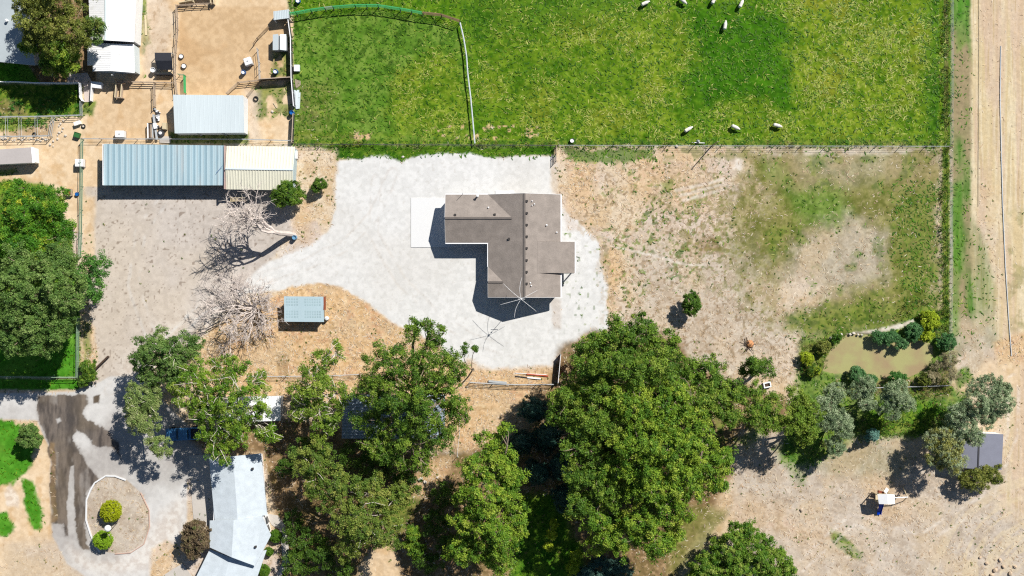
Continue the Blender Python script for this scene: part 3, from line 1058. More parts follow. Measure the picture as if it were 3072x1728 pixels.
def leaves(cent, nrm, nper, rc, lsize, cols, r, drop=0.35, aspect=0.55, up=0.5):
    """leaf quads: around each clump centre; returns verts, quads, cols"""
    n = len(cent)
    k = n * nper
    c = np.repeat(cent, nper, 0)
    nn = np.repeat(nrm, nper, 0)
    off = rand_unit(k, r) * (r.random((k, 1)) ** 0.5) * rc[np.repeat(np.arange(n), nper)][:, None]
    off[:, 2] *= 0.6
    pos = c + off
    pos[:, 2] -= np.linalg.norm(off[:, :2], axis=1) * drop
    d = nn * 0.5 + rand_unit(k, r) * 0.75 + np.array([0, 0, up])
    d /= np.linalg.norm(d, axis=1, keepdims=True)
    t = np.cross(d, rand_unit(k, r))
    t /= np.linalg.norm(t, axis=1, keepdims=True) + 1e-9
    b = np.cross(d, t)
    L = lsize * (0.6 + 0.8 * r.random((k, 1)))
    w = L * aspect
    v = np.stack([pos - t * L * .5, pos + b * w * .5, pos + t * L * .5, pos - b * w * .5], 1).reshape(-1, 3)
    q = np.arange(k * 4).reshape(-1, 4)
    cc = np.repeat(cols, nper, 0) * (0.78 + 0.44 * r.random((k, 1)))
    return v, q, np.repeat(cc, 4, 0)


def limb_mesh(mb, p0, p1, r0, r1, r, bend=0.12, n=5, sides=6):
    p0, p1 = np.array(p0, float), np.array(p1, float)
    L = np.linalg.norm(p1 - p0)
    pts, rad = [], []
    o1 = r.normal(size=3) * L * bend
    for i in range(n + 1):
        t = i / n
        q = p0 * (1 - t) + p1 * t + o1 * math.sin(math.pi * t) + (r.normal(size=3) * L * bend * 0.2 if 0 < i < n else 0)
        q[2] += L * 0.08 * math.sin(math.pi * t)
        pts.append(q)
        rad.append(r0 * (1 - t) + r1 * t)
    mb.tube(pts, rad, sides)
    return pts


def tree(name, label, cat, lobes, pal, seed, group=None, dens=1.0, lsize=0.25, nper=54, rc=0.55, bark=None, twigs=6, base=None,
         vr=0.8, trunk_r=0.3, shell=0.56, low=-0.35, show=0.0, aspect=0.45, up=0.5, gap=0.4, bright=1.48, inner=0.35):
    """lobes: (px, py, radius px, height of its centre m). Crown of leaf clumps on lumpy lobes, carried by a real trunk and limbs"""
    r = np.random.default_rng(seed)
    L = []
    for px, py, rp, z in lobes:
        x, y, _ = W(px, py, z)
        L.append((x, y, z, rp * S * (1 - z / H)))
    L = np.array(L)
    if base is None:
        bx, by = np.average(L[:, 0], weights=L[:, 3]), np.average(L[:, 1], weights=L[:, 3])
    else:
        bx, by = G(*base)
    root = thing(name, label, cat, (bx, by, 0), group=group)
    cents, nrms, cls = [], [], []
    if 'cottonwood' in name or 'poplar' in name:
        gap, inner = (0.16 if 'cotton' in name else .4), .35
        bright = 1.55
    if 'olive' in name or 'spruce' in name or 'bush' in name or 'shrub' in name or name == 'sapling':
        gap, inner, shell = max(gap, .55), .6, max(shell, .7)
    pal = [np.array(C(*c)) * bright for c in pal]

    for (x, y, z, R_) in L:
        rz = R_ * vr
        area = 2 * math.pi * R_ * (R_ * .5 + rz * .7)
        n = max(10, int(area / (rc * rc * 1.0) * dens))
        d = rand_unit(n * 2, r)
        d = d[d[:, 2] > low][:n]
        # lumps: a few bumps per lobe
        kb = max(5, int(R_ * 3.2))
        bd = rand_unit(kb * 2, r)
        bd = bd[bd[:, 2] > -0.3][:kb]
        ang = np.arccos(np.clip(d @ bd.T, -1, 1))
        near = ang.min(1)
        w = 1.55 / math.sqrt(max(kb, 1))
        lump = np.exp(-(near / w) ** 2 * 2.2)
        rad = shell + (1.08 - shell) * lump + r.normal(size=len(d)) * 0.06
        deep = r.random(len(d)) < inner * .5
        rad = np.where(deep, rad * r.uniform(.55, .9, len(d)), rad)
        keep = (r.random(len(d)) < (gap + (1 - gap) * lump)) | deep
        d, rad, lump = d[keep], rad[keep], lump[keep]
        p = np.stack([x + d[:, 0] * R_ * rad, y + d[:, 1] * R_ * rad, z + d[:, 2] * rz * rad], 1)
        # clumps deep inside another lobe are dropped
        ins = np.zeros(len(p), bool)
        for (x2, y2, z2, R2) in L:
            if (x2, y2, z2) == (x, y, z):
                continue
            q = (p - [x2, y2, z2]) / [R2, R2, R2 * vr]
            ins |= np.linalg.norm(q, axis=1) < 0.62
        p, d = p[~ins], d[~ins]
        p[:, 2] = np.maximum(p[:, 2], 0.25)
        cents.append(p)
        nrms.append(d)
        t = r.random(len(p))
        lobe_t = r.random()
        t = t ** 1.1
        tt = np.clip(0.62 * t + 0.18 * lobe_t + 0.2 * r.random(len(p)), 0, 0.999) * (len(pal) - 1)
        i0 = tt.astype(int)
        fr = (tt - i0)[:, None]
        P = np.array(pal)
        cls.append(P[i0] * (1 - fr) + P[np.minimum(i0 + 1, len(pal) - 1)] * fr)
    cents, nrms, cls = np.concatenate(cents), np.concatenate(nrms), np.concatenate(cls)
    rcs = rc * (0.6 + 0.7 * r.random(len(cents)))
    v, q, c = leaves(cents, nrms, nper, rcs, lsize, cls, r, aspect=aspect, up=up)
    np_mesh('crown', v, q, [LEAF], c, root)
    # trunk and limbs
    mb = MB()
    zt = max(0.6, L[:, 2].min() * 0.45)
    fork = np.array([bx, by, zt])
    limb_mesh(mb, (bx, by, -0.3), fork, trunk_r, trunk_r * .75, r, 0.03, 3, 8)
    for (x, y, z, R_) in L:
        lc = np.array([x, y, z - R_ * vr * 0.15])
        pts = limb_mesh(mb, fork, lc, trunk_r * .55, trunk_r * .22, r, 0.08, 5)
        sel = np.where(np.linalg.norm(cents - [x, y, z], axis=1) < R_ * 1.15)[0]
        if len(sel):
            for s in r.choice(sel, min(twigs, len(sel)), replace=False):
                e = cents[s] + nrms[s] * show
                limb_mesh(mb, pts[-1 - int(r.integers(0, 2))], e, trunk_r * .2, 0.025, r, 0.12, 4, 4)
    mb.build('trunk', bark or BARK, root)
    return root


G1 = [(52, 88, 24), (80, 114, 34), (112, 140, 44), (152, 166, 68)]        # cottonwood
G2 = [(58, 98, 24), (92, 130, 36), (130, 156, 46), (172, 182, 72)]      # lit yellow green
G3 = [(62, 96, 40), (88, 120, 54), (112, 140, 68), (142, 162, 94)]        # grey green elm
G4 = [(86, 112, 50), (114, 138, 70), (142, 158, 92), (170, 176, 122)]    # willow grey
GO = [(78, 94, 34), (104, 116, 46), (132, 138, 60), (162, 160, 84)]       # olive brown
GS = [(104, 128, 92), (134, 154, 114), (164, 180, 138), (196, 206, 170)]  # russian olive silver
GT = [(58, 104, 54), (84, 130, 74), (118, 154, 104)]                      # teal willow shrubs
GB = [(38, 74, 62), (54, 92, 78), (74, 108, 96)]                          # blue green spruce
GY = [(130, 150, 30), (160, 180, 40), (186, 200, 60)]

CW = 'cottonwoods and elms in the grove'
# top left
tree('shade_tree', 'large olive green tree hiding the corner between grey roof and white barn', 'tree',
     [(170, 30, 100, 9), (115, 80, 70, 8), (225, 85, 70, 8), (165, 110, 60, 8), (180, -40, 110, 9), (90, 10, 50, 7.5)], GO, 21, lsize=0.25, base=(185, 60), dens=1.15)
tree('shade_tree', 'narrow dark green crown leaning over the white barn roof', 'tree', [(288, 70, 30, 7.5), (284, 105, 28, 7)], G3, 22, rc=.45, lsize=.22, base=(262, 110))
tree('spruce_tree', 'bright green small tree below the large olive tree beside the grey roof', 'tree',
     [(120, 130, 34, 7), (170, 150, 44, 7.5), (205, 180, 40, 6), (75, 140, 22, 6), (150, 185, 34, 5.5), (190, 205, 30, 4.5)], G2, 23, rc=.5, lsize=.26, base=(160, 165))
# left group
tree('broadleaf_tree', 'dark green tree with yellowish tips at top of the left lawn', 'tree',
     [(60, 640, 85, 7), (150, 620, 66, 7), (180, 690, 45, 6.5), (30, 730, 80, 7), (120, 735, 62, 6.5), (70, 580, 40, 6)], [(50, 94, 24), (70, 122, 30), (98, 144, 38), (190, 190, 60)], 24, dens=1.1, lsize=.25, base=(90, 700))
tree('broadleaf_tree', 'largest grey green tree on the left lawn with its shade over the grass', 'tree',
     [(150, 850, 95, 11), (50, 880, 110, 11), (215, 900, 55, 10), (90, 985, 85, 10), (190, 780, 60, 9.5), (10, 1000, 70, 10), (60, 790, 60, 10), (170, 970, 50, 9), (165, 1005, 50, 9.5), (195, 950, 45, 9.5), (110, 1030, 50, 9)], G3, 25, dens=1.1, lsize=.27, base=(90, 930), trunk_r=.4)
tree('broadleaf_tree', 'rounded green tree leaning over the brown dirt yard from the fence', 'tree', [(282, 800, 46, 6.5), (278, 860, 44, 6.5), (245, 835, 45, 6.5)], [(58, 100, 44), (82, 130, 52), (110, 156, 60)], 26, base=(262, 835))
tree('shrub', 'low green shrub at the lower end of the green pipe fence', 'shrub', [(262, 1100, 24, 1.2), (270, 1125, 22, 1.2), (252, 1145, 20, 1.0)], G1, 27, rc=.3, lsize=.18, trunk_r=.06, twigs=2)
# willows near the lane
tree('willow_tree', 'grey green willow at the bend of the dirt lane', 'tree',
     [(470, 1050, 66, 8), (430, 1085, 42, 7), (545, 1050, 55, 8), (520, 1105, 60, 7.5), (585, 1030, 28, 7), (440, 1130, 40, 6.5)], G3, 28, dens=1.0, lsize=.25, rc=.45, show=.3, bark=BARK_PALE, aspect=.4, base=(500, 1090))
tree('willow_tree', 'feathery pale willow between the lane and the blue pickup', 'tree',
     [(425, 1190, 50, 7), (430, 1270, 48, 7), (475, 1335, 40, 6), (405, 1225, 40, 6.5), (455, 1200, 42, 7)], G4, 29, dens=1.0, lsize=.25, rc=.45, show=.35, bark=BARK_PALE, aspect=.35, base=(455, 1250))
tree('cottonwood_tree', 'sparse cottonwood showing white limbs above the white shed', 'tree',
     [(600, 1140, 70, 9.5), (690, 1110, 60, 9.5), (720, 1210, 90, 9.5), (625, 1225, 56, 8.5), (660, 1330, 60, 8), (775, 1140, 40, 8.5), (800, 1310, 42, 7), (560, 1180, 55, 9), (660, 1180, 60, 9.5), (640, 1270, 60, 8.5), (720, 1290, 50, 8), (760, 1230, 50, 8.5)], G2[:3] + [(150, 160, 80)], 30,
     dens=.85, lsize=.25, rc=.5, twigs=18, show=.5, bark=BARK_PALE, trunk_r=.36, aspect=.4, base=(680, 1200), shell=.55)
tree('cottonwood_tree', 'open thin cottonwood standing left of the dark ribbed roof', 'tree',
     [(975, 1075, 40, 9.5), (1005, 1062, 34, 10), (955, 1160, 62, 9), (925, 1215, 48, 8), (965, 1275, 46, 8), (905, 1240, 36, 7.5), (1000, 1240, 44, 8), (950, 1130, 50, 9), (1010, 1180, 44, 8.5), (900, 1180, 36, 8)], G1[1:], 31, dens=.85, lsize=.27, twigs=12, show=.4, bark=BARK_PALE, base=(965, 1190), shell=.6)
tree('cottonwood_tree', 'tall cottonwood over the dark ribbed roof reaching up to the gravel pad', 'tree',
     [(1238, 985, 44, 14), (1290, 975, 30, 14), (1318, 1010, 36, 14), (1170, 1090, 78, 12.5), (1290, 1090, 84, 13), (1120, 1130, 44, 12), (1230, 1190, 100, 12), (1330, 1190, 70, 11.5), (1150, 1215, 52, 10.5),
      (1220, 1310, 64, 9.5), (1320, 1310, 56, 9.5), (1375, 1110, 36, 12.5), (1385, 1235, 40, 10), (1260, 1390, 44, 8.5), (1100, 1180, 50, 11), (1170, 1160, 60, 12), (1290, 1250, 70, 11), (1160, 1290, 50, 9.5), (1095, 1265, 46, 9), (1130, 1340, 52, 8.5), (1180, 1370, 46, 8)], G1, 32, dens=.95, lsize=.25, twigs=10, show=.3, trunk_r=.5, base=(1250, 1190))
tree('cottonwood_tree', 'small dark leafy spray hanging over the edge of the gravel pad', 'tree', [(1392, 1048, 18, 9), (1425, 1050, 12, 9)], G1[:3], 33, rc=.35, lsize=.22, trunk_r=.12, dens=.8, twigs=5, base=(1420, 1105), vr=.6)
tree('honey_locust_tree', 'olive yellow spreading tree right of the pale roofed house', 'tree',
     [(940, 1385, 66, 8), (1000, 1460, 78, 8.5), (1075, 1555, 86, 8.5), (1150, 1600, 62, 8), (1180, 1500, 56, 7.5), (945, 1455, 44, 7), (1050, 1640, 46, 7), (1110, 1480, 60, 8)], [(66, 98, 34), (96, 122, 44), (130, 144, 60), (166, 166, 86)], 34, dens=.95, lsize=.25, show=.3, bark=BARK_PALE, base=(1060, 1520), shell=.6)
tree('poplar_tree', 'narrow tapering bright green tree column at the bottom centre', 'tree',
     [(1515, 1285, 26, 13), (1470, 1330, 42, 12), (1430, 1410, 56, 12), (1505, 1400, 60, 12.5), (1455, 1500, 78, 12.5), (1530, 1500, 48, 11.5), (1490, 1600, 76, 12), (1545, 1590, 34, 11), (1450, 1650, 60, 10), (1500, 1690, 44, 9), (1400, 1560, 54, 10.5), (1385, 1640, 58, 9), (1550, 1560, 44, 11), (1540, 1440, 44, 12), (1400, 1480, 44, 11)],
     G2, 35, dens=.95, lsize=.27, base=(1470, 1530), trunk_r=.4)
tree('shrub', 'bright green shrub below the dark shade at bottom centre', 'shrub', [(1240, 1600, 26, 2.5), (1252, 1650, 30, 2.5), (1230, 1635, 22, 2)], G2, 36, rc=.35, lsize=.2, trunk_r=.08)
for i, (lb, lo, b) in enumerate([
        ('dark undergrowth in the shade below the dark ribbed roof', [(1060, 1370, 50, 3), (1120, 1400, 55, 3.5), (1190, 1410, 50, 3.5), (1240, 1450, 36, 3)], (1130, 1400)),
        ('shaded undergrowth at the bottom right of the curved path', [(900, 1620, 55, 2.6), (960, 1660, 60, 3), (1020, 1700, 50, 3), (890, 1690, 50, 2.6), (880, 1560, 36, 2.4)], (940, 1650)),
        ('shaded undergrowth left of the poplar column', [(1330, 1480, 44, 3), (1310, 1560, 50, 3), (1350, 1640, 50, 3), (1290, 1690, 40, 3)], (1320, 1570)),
        ('added shrubs as dark backing under the upper half of the grove', [(1800, 1080, 70, 4), (1900, 1070, 80, 4), (1990, 1110, 70, 4), (1760, 1180, 60, 4), (1860, 1190, 70, 4), (1960, 1200, 70, 4), (2080, 1180, 60, 4), (2160, 1200, 50, 4)], (1900, 1130)),  # unseen bushes added as dark backing behind gaps in the crowns
        ('added shrubs as dark backing under the lower half of the grove', [(1780, 1320, 70, 4), (1880, 1330, 80, 4), (1990, 1340, 80, 4), (2080, 1400, 60, 4), (1850, 1450, 80, 4), (1960, 1480, 80, 4), (1860, 1580, 60, 4), (2050, 1290, 60, 4)], (1900, 1400)),  # also added, so holes in the lower crowns look dark
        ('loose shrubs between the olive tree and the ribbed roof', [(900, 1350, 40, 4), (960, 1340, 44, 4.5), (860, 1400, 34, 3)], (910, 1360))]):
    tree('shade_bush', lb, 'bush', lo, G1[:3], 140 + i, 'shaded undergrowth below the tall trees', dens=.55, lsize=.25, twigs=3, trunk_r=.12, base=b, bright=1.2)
# the large grove
grove = [
    ('wide dark green cottonwood nearest the end of the gravel pad', [(1780, 1030, 58, 14.5), (1860, 1005, 56, 15.5), (1935, 998, 56, 16), (1995, 1045, 58, 15), (1770, 1085, 66, 14.5), (1850, 1080, 90, 16), (1950, 1095, 80, 15.5)], G1, (1840, 1090)),
    ('cottonwood on the left flank of the grove beside the deep shade', [(1710, 1190, 60, 13), (1690, 1250, 56, 12), (1735, 1280, 60, 13), (1740, 1340, 64, 13), (1800, 1240, 80, 14.5), (1800, 1150, 60, 14), (1780, 1420, 56, 12.5), (1730, 1440, 50, 12), (1735, 1510, 50, 11.5), (1830, 1470, 60, 12.5)], G1, (1750, 1270)),
    ('tallest lit cottonwood in the middle of the grove', [(1900, 1220, 80, 15.5), (1990, 1240, 76, 15), (1910, 1330, 84, 15.5), (2010, 1340, 84, 15), (1850, 1400, 50, 13.5), (1940, 1430, 80, 14.5)], G2, (1910, 1320)),
    ('yellow green cottonwood on the lower right flank of the grove', [(2080, 1320, 64, 14), (2110, 1400, 78, 13.5), (2060, 1250, 60, 13.5), (2030, 1170, 56, 13.5), (2050, 1450, 76, 13.5), (2150, 1450, 44, 12), (2010, 1530, 66, 12.5), (2170, 1370, 36, 12)], G2, (2060, 1430)),
    ('cottonwood at the bottom tip of the grove above the dark lawn', [(1790, 1560, 56, 11.5), (1850, 1620, 62, 11.5), (1910, 1560, 66, 12.5), (1960, 1630, 56, 11), (2020, 1600, 40, 10), (1800, 1640, 40, 10)], G2, (1880, 1600)),
    ('green elm joining the grove to the pond trees', [(2075, 1110, 50, 11.5), (2130, 1130, 60, 11.5), (2180, 1175, 52, 11), (2120, 1210, 60, 12), (2180, 1240, 40, 10)], G1, (2120, 1180)),
]
for i, (lb, lo, pl, bs) in enumerate(grove):
    tree('cottonwood_tree', lb, 'tree', lo, pl, 40 + i, CW, dens=1.15, lsize=.27, base=bs, trunk_r=.45, show=.15)
tree('elm_tree', 'dark green elm left of the first silvery tree', 'tree', [(2265, 1190, 44, 8.5), (2260, 1245, 48, 8.5), (2310, 1215, 40, 8), (2300, 1275, 40, 7.5)], G1, 47, CW, base=(2280, 1240))
tree('elm_tree', 'round olive tinted elm between grove and silvery trees', 'tree', [(2390, 1200, 42, 8), (2385, 1260, 50, 8.5), (2430, 1245, 46, 8), (2425, 1300, 38, 7), (2345, 1270, 36, 7.5)], G1[1:], 48, CW, base=(2395, 1260))
tree('elm_tree', 'small dark elm standing alone above the grove near the white planter', 'tree', [(2262, 1100, 38, 5), (2300, 1105, 28, 4.6), (2235, 1112, 22, 4)], G1[:3], 49, base=(2265, 1115))
for i, (x, y, rr_, z, lb) in enumerate([
        (1600, 1230, 44, 6, 'uppermost blue green spruce in the deep shade left of the grove'), (1560, 1330, 40, 5, 'dark spruce in shade beside the top of the poplar'),
        (1640, 1310, 50, 6, 'wide dark spruce against the left flank of the grove'), (1610, 1420, 46, 6, 'dark spruce in the gap above the shaded lawn'), (1680, 1400, 46, 6, 'shaded spruce under the grove beside the gap'),
        (1700, 1490, 46, 6, 'lowest dark spruce under the grove above the shaded lawn')]):
    tree('spruce_tree', lb, 'tree', [(x, y, rr_, z * .45), (x + 3, y + 2, rr_ * .72, z * .8), (x + 4, y - 2, rr_ * .4, z * 1.1)], GB, 60 + i, 'shaded spruces left of the grove', rc=.4, lsize=.2, trunk_r=.18, base=(x - 5, y), twigs=3)
tree('shrub', 'lime green slim bush standing in the shaded lawn', 'shrub', [(1662, 1570, 14, 5), (1655, 1605, 15, 5), (1648, 1640, 13, 4.5)], GY, 67, rc=.3, lsize=.2, trunk_r=.08, base=(1652, 1610))
tree('shrub', 'lime green bush at the bottom edge beside the shaded lawn', 'shrub', [(1728, 1670, 20, 3), (1720, 1705, 24, 3)], GY, 68, rc=.35, lsize=.2, trunk_r=.08)
tree('shrub', 'bluish shrub under the bottom tip of the grove', 'shrub', [(1800, 1705, 44, 2.5), (1860, 1712, 40, 2.5), (1760, 1725, 36, 2.5)], GB[1:] + [(110, 138, 120)], 69, rc=.4, lsize=.2, trunk_r=.1)
tree('shrub', 'green and yellow bush mass at the bottom edge right of the grove', 'shrub',
     [(2222, 1600, 40, 4), (2190, 1650, 62, 4.5), (2260, 1640, 60, 4.5), (2310, 1690, 60, 4), (2130, 1700, 56, 4), (2220, 1715, 60, 4.5), (2360, 1720, 40, 3), (2100, 1740, 50, 3)], [(52, 92, 26), (84, 124, 34), (120, 150, 48), (170, 180, 90)], 70, rc=.45, lsize=.24, trunk_r=.2, base=(2230, 1680))

SO = 'silvery olive trees by the pond'
for i, (lb, lo, b) in enumerate([
        ('silvery tree at the left end of the pond vegetation', [(2500, 1180, 36, 5), (2485, 1250, 46, 5.5), (2530, 1275, 42, 5), (2510, 1340, 34, 4.5), (2470, 1210, 34, 5)], (2500, 1265)),
        ('small silvery tree just below the pond', [(2600, 1160, 34, 5), (2570, 1175, 28, 4.5), (2600, 1205, 30, 4.5)], (2590, 1185)),
        ('bright silvery tree right of the pond tail above the green weeds', [(2690, 1180, 42, 5.5), (2660, 1210, 34, 5), (2715, 1205, 34, 5), (2680, 1235, 28, 4.5)], (2680, 1205)),
        ('largest silvery green tree at the right above the grey shed', [(2960, 1170, 52, 7), (2930, 1210, 50, 7), (2990, 1205, 50, 6.5), (2960, 1245, 40, 6), (3005, 1180, 34, 6)], (2940, 1215)),
        ('silvery tree touching the top left corner of the grey shed', [(2880, 1240, 42, 6), (2900, 1280, 44, 6), (2920, 1310, 34, 5.5), (2860, 1265, 30, 5.5)], (2880, 1275)),
        ('silvery brown tree covering the left edge of the grey shed', [(2830, 1310, 36, 5.5), (2845, 1350, 46, 6), (2860, 1385, 38, 5.5), (2810, 1370, 36, 5), (2800, 1320, 30, 5)], (2825, 1360))]):
    tree('olive_tree', lb, 'tree', lo, GS if i != 5 else GO[2:] + GS[2:], 80 + i, SO, rc=.4, lsize=.24, aspect=.3, dens=.95, base=b, show=.2, trunk_r=.2, up=.2)
tree('olive_tree', 'dull olive shrub below the grey shed', 'shrub', [(2930, 1430, 42, 2.6), (2980, 1425, 32, 2.4), (2900, 1440, 28, 2.2)], GO, 87, rc=.4, lsize=.22, trunk_r=.12, aspect=.35)
PB = 'bushes on the pond bank'
for i, (x, y, rr_, pal, lb) in enumerate([
        (2634, 1010, 26, GT, 'teal bush first from the left on the upper pond bank'), (2672, 1012, 30, GT, 'teal bush second from the left on the upper pond bank'),
        (2740, 992, 38, GT, 'largest teal bush on the upper pond bank'), (2700, 1032, 25, GT, 'small teal bush leaning over the water below the others'),
        (2843, 1030, 36, GT, 'round green bush at the fence end right of the pond'), (2568, 1122, 36, GT, 'teal bush at the left of the lower pond bank'),
        (2612, 1140, 26, GT, 'smaller teal bush beside it on the lower pond bank'), (2692, 1140, 36, [(56, 104, 40), (86, 136, 60)], 'dark green bush on the lower pond bank'),
        (2790, 965, 40, GY, 'yellow green bush above the right end of the pond'), (2780, 1010, 26, GY, 'yellow green bush beside the right tip of the pond'),
        (2420, 1075, 26, GY, 'yellow green bush at the far left pond bank'), (2440, 1110, 26, GY + G1, 'mixed green bush at the lower left pond bank'),
        (2470, 1040, 28, GO, 'olive bush at the upper left pond bank'), (2510, 1015, 20, [(58, 104, 30), (100, 134, 40)], 'low green bush under the pale rocks on the bank'),
        (2775, 1140, 28, GO, 'olive bush at the lower right pond bank')]):
    tree('bush', lb, 'bush', [(x, y, rr_ * .78, 1.1), (x + rr_ * .35, y - rr_ * .1, rr_ * .45, 1.4)], pal, 100 + i, PB, rc=.3, lsize=.2, trunk_r=.06, twigs=2, aspect=.4, vr=.7)
tree('spruce_tree', 'small powder blue spruce in front of the green weeds', 'tree', [(2620, 1305, 22, 1.3), (2621, 1304, 14, 2.6), (2622, 1303, 7, 3.6)], [(96, 140, 128), (124, 166, 150)], 120, rc=.25, lsize=.16, trunk_r=.08, base=(2615, 1308), twigs=2)
tree('spruce_tree', 'tiny blue green sapling on the tan ground left of the blue spruce', 'tree', [(2494, 1352, 13, 1.2), (2495, 1351, 7, 2.6)], [(80, 130, 96), (120, 150, 80)], 121, rc=.22, lsize=.16, trunk_r=.06, base=(2488, 1356), twigs=2, vr=1.3)
tree('sapling', 'small round green tree alone on the bare yard behind the house', 'tree', [(2076, 905, 28, 2.6), (2070, 925, 24, 2.2), (2086, 915, 22, 2.4)], G1[:3], 122, rc=.3, lsize=.2, trunk_r=.1, base=(2066, 920), dens=.9)
tree('sapling', 'green tree on the lawn corner left of the muddy lane', 'tree', [(90, 1298, 30, 3), (82, 1320, 28, 2.6), (104, 1320, 26, 2.8)], G3, 123, rc=.3, lsize=.2, trunk_r=.1, base=(88, 1320))
tree('shrub', 'round green shrub at the corner of the cream shed', 'shrub', [(862, 578, 40, 3), (884, 590, 30, 2.6), (842, 595, 28, 2.6)], G1[:3] + [(120, 150, 60)], 124, rc=.35, lsize=.22, trunk_r=.12)
tree('shrub', 'small green shrub between the cream shed and the gravel pad', 'shrub', [(957, 550, 22, 1.8), (950, 564, 16, 1.5)], G1[:3], 125, rc=.3, lsize=.18, trunk_r=.07)
tree('shrub', 'purple brown leaved shrub left of the pale roofed house', 'shrub', [(590, 1590, 36, 3.2), (575, 1620, 34, 3), (605, 1625, 32, 3), (580, 1655, 26, 2.2)], [(84, 74, 56), (110, 94, 72), (128, 110, 82), (96, 112, 56)], 126, rc=.35, lsize=.22, trunk_r=.12)
tree('weed_clump', 'dry brown shrub on the pond bank under the grey twigs', 'shrub', [(2822, 1095, 26, 1.6), (2848, 1075, 28, 2.4), (2856, 1120, 26, 2.2), (2800, 1130, 24, 1.4)], [(150, 140, 104), (180, 170, 134), (120, 112, 76)], 127, rc=.35, lsize=.25, aspect=.15, dens=.8, trunk_r=.08)
# clipped balls
for i, (x, y, rr_, lb) in enumerate([(333, 1533, 30, 'yellow clipped round bush in the middle of the turning island'), (309, 1620, 26, 'lime clipped round bush under the shadow of the globe lamp')]):
    tree('topiary_bush', lb, 'bush', [(x, y, rr_, 1.1)], [(150, 160, 14), (172, 182, 26)] if i == 0 else [(120, 158, 26), (142, 176, 38)], 130 + i, 'clipped round bushes', rc=.16, lsize=.13, nper=22, dens=1.3, shell=.97, trunk_r=.06, gap=1.0, twigs=2)
for i, (x, y, rr_, lb) in enumerate([(826, 1608, 17, 'dark clipped bush in the bend of the curved path'), (806, 1655, 12, 'loose bright green bush against the pale house wall'), (791, 1712, 17, 'clipped oval bush at the bottom beside the pale house')]):
    tree('topiary_bush', lb, 'bush', [(x, y, rr_, .8)], [(60, 98, 20), (96, 132, 30)], 134 + i, rc=.16, lsize=.13, dens=1.2, shell=.95, trunk_r=.05, gap=1.0, twigs=2)


DEAD = mat('dead_bark', A(236, 222, 212), .95, var=.25, scale=5)

# dead trees: branching skeletons
def dead_tree(label, base, dirs, seed, trunk, hl, depth=5, lean=(0, 0), spread=0.55, r0=0.3, stem=2.0, zmax=9, rk0=.55):
    r = np.random.default_rng(seed)
    bx, by = G(*base)
    root = thing('dead_tree', label, 'tree', (bx, by, 0), group='leafless dead trees')
    tk, br = MB(), MB()
    top = np.array([bx + lean[0], by + lean[1], stem])
    limb_mesh(tk, (bx, by, -.3), top, r0, r0 * .8, r, .04, 4, 8)
    tk.build('trunk', DEAD, root)

    def grow(p, d, L, rad, k):
        d = d / np.linalg.norm(d)
        pts = [p]
        q = p.copy()
        dd = d.copy()
        m = 4 if k > 1 else 3
        for i in range(m):
            dd = dd + r.normal(size=3) * 0.23
            dd[2] += 0.02
            dd /= np.linalg.norm(dd)
            q = q + dd * L / m
            q[2] = min(max(q[2], 0.3), zmax)
            pts.append(q.copy())
        br.tube(pts, list(np.linspace(rad, rad * .55, m + 1)), 5 if k > 2 else 3, cap=False)
        if k <= 0:
            return
        n = 3 if k > 1 else 4
        for j in range(n):
            i = int(r.integers(max(1, m - 2), m + 1)) if j else m
            nd = dd + rand_unit(1, r)[0] * (spread + .25)
            nd[2] = nd[2] * .6 + 0.05
            grow(pts[i], nd, L * r.uniform(.55, .85), max(rad * r.uniform(.52, .7), .021), k - 1)
    for dx, dy, dz, L in dirs:
        grow(top.copy(), np.array([dx, dy, dz], float), L * hl, r0 * rk0, depth)
    br.build('branches', DEAD, root)
    return root


dirs = []
rr_ = np.random.default_rng(3)
for k in range(22):
    a = k / 22 * 2 * math.pi + rr_.uniform(-.2, .2)
    f = 1.1 + .35 * math.cos(a - math.radians(205))
    dirs.append((math.cos(a), math.sin(a), rr_.uniform(.25, .9), rr_.uniform(.75, 1.1) * f))
dead_tree('widest bare dead tree with grey white twigs left of the small blue shed', (766, 922), dirs, 7, None, 2.6, depth=4, r0=.26, stem=1.2, zmax=5.0, rk0=.46)
dead_tree('leaning bare dead tree with a thick pale trunk above the path', (884, 706), [(-.8, .35, .5, 1.1), (-.6, .8, .5, 1.0), (-1, -.1, .4, .8), (-.3, 1, .6, 1.1), (-.9, .6, .9, 1.0)], 9, None, 3.2, depth=4, lean=(-2.1, .3), r0=.42, stem=4.2, zmax=11)

# rough weeds standing along the fence lines and round the pond
def weeds(name, areas, pal, seed, n_per_m2=3.0, hgt=0.5):
    r = np.random.default_rng(seed)
    cs = []
    for (xa, ya, xb, yb) in areas:
        ar = abs(xb - xa) * abs(yb - ya) * S * S
        n = int(ar * n_per_m2)
        x = r.uniform(xa, xb, n)
        y = r.uniform(ya, yb, n)
        k = vnoise(x, y, 22, seed) > 0.42
        x, y = x[k], y[k]
        wx, wy = G(x, y)
        cs.append(np.stack([wx, wy, r.uniform(.1, hgt, len(x))], 1))
    c = np.concatenate(cs)
    P = np.array([C(*q) for q in pal])
    cl = P[r.integers(0, len(P), len(c))]
    up = np.tile([0, 0, 1.0], (len(c), 1))
    v, q, cc = leaves(c, up, 12, np.full(len(c), .3), .22, cl, r, aspect=.3)
    o = np_mesh(name, v, q, [LEAF], cc)
    o['kind'] = 'stuff'
    o['label'] = 'rough green weeds growing along fences and the pond'
    o['category'] = 'weeds'
    return o


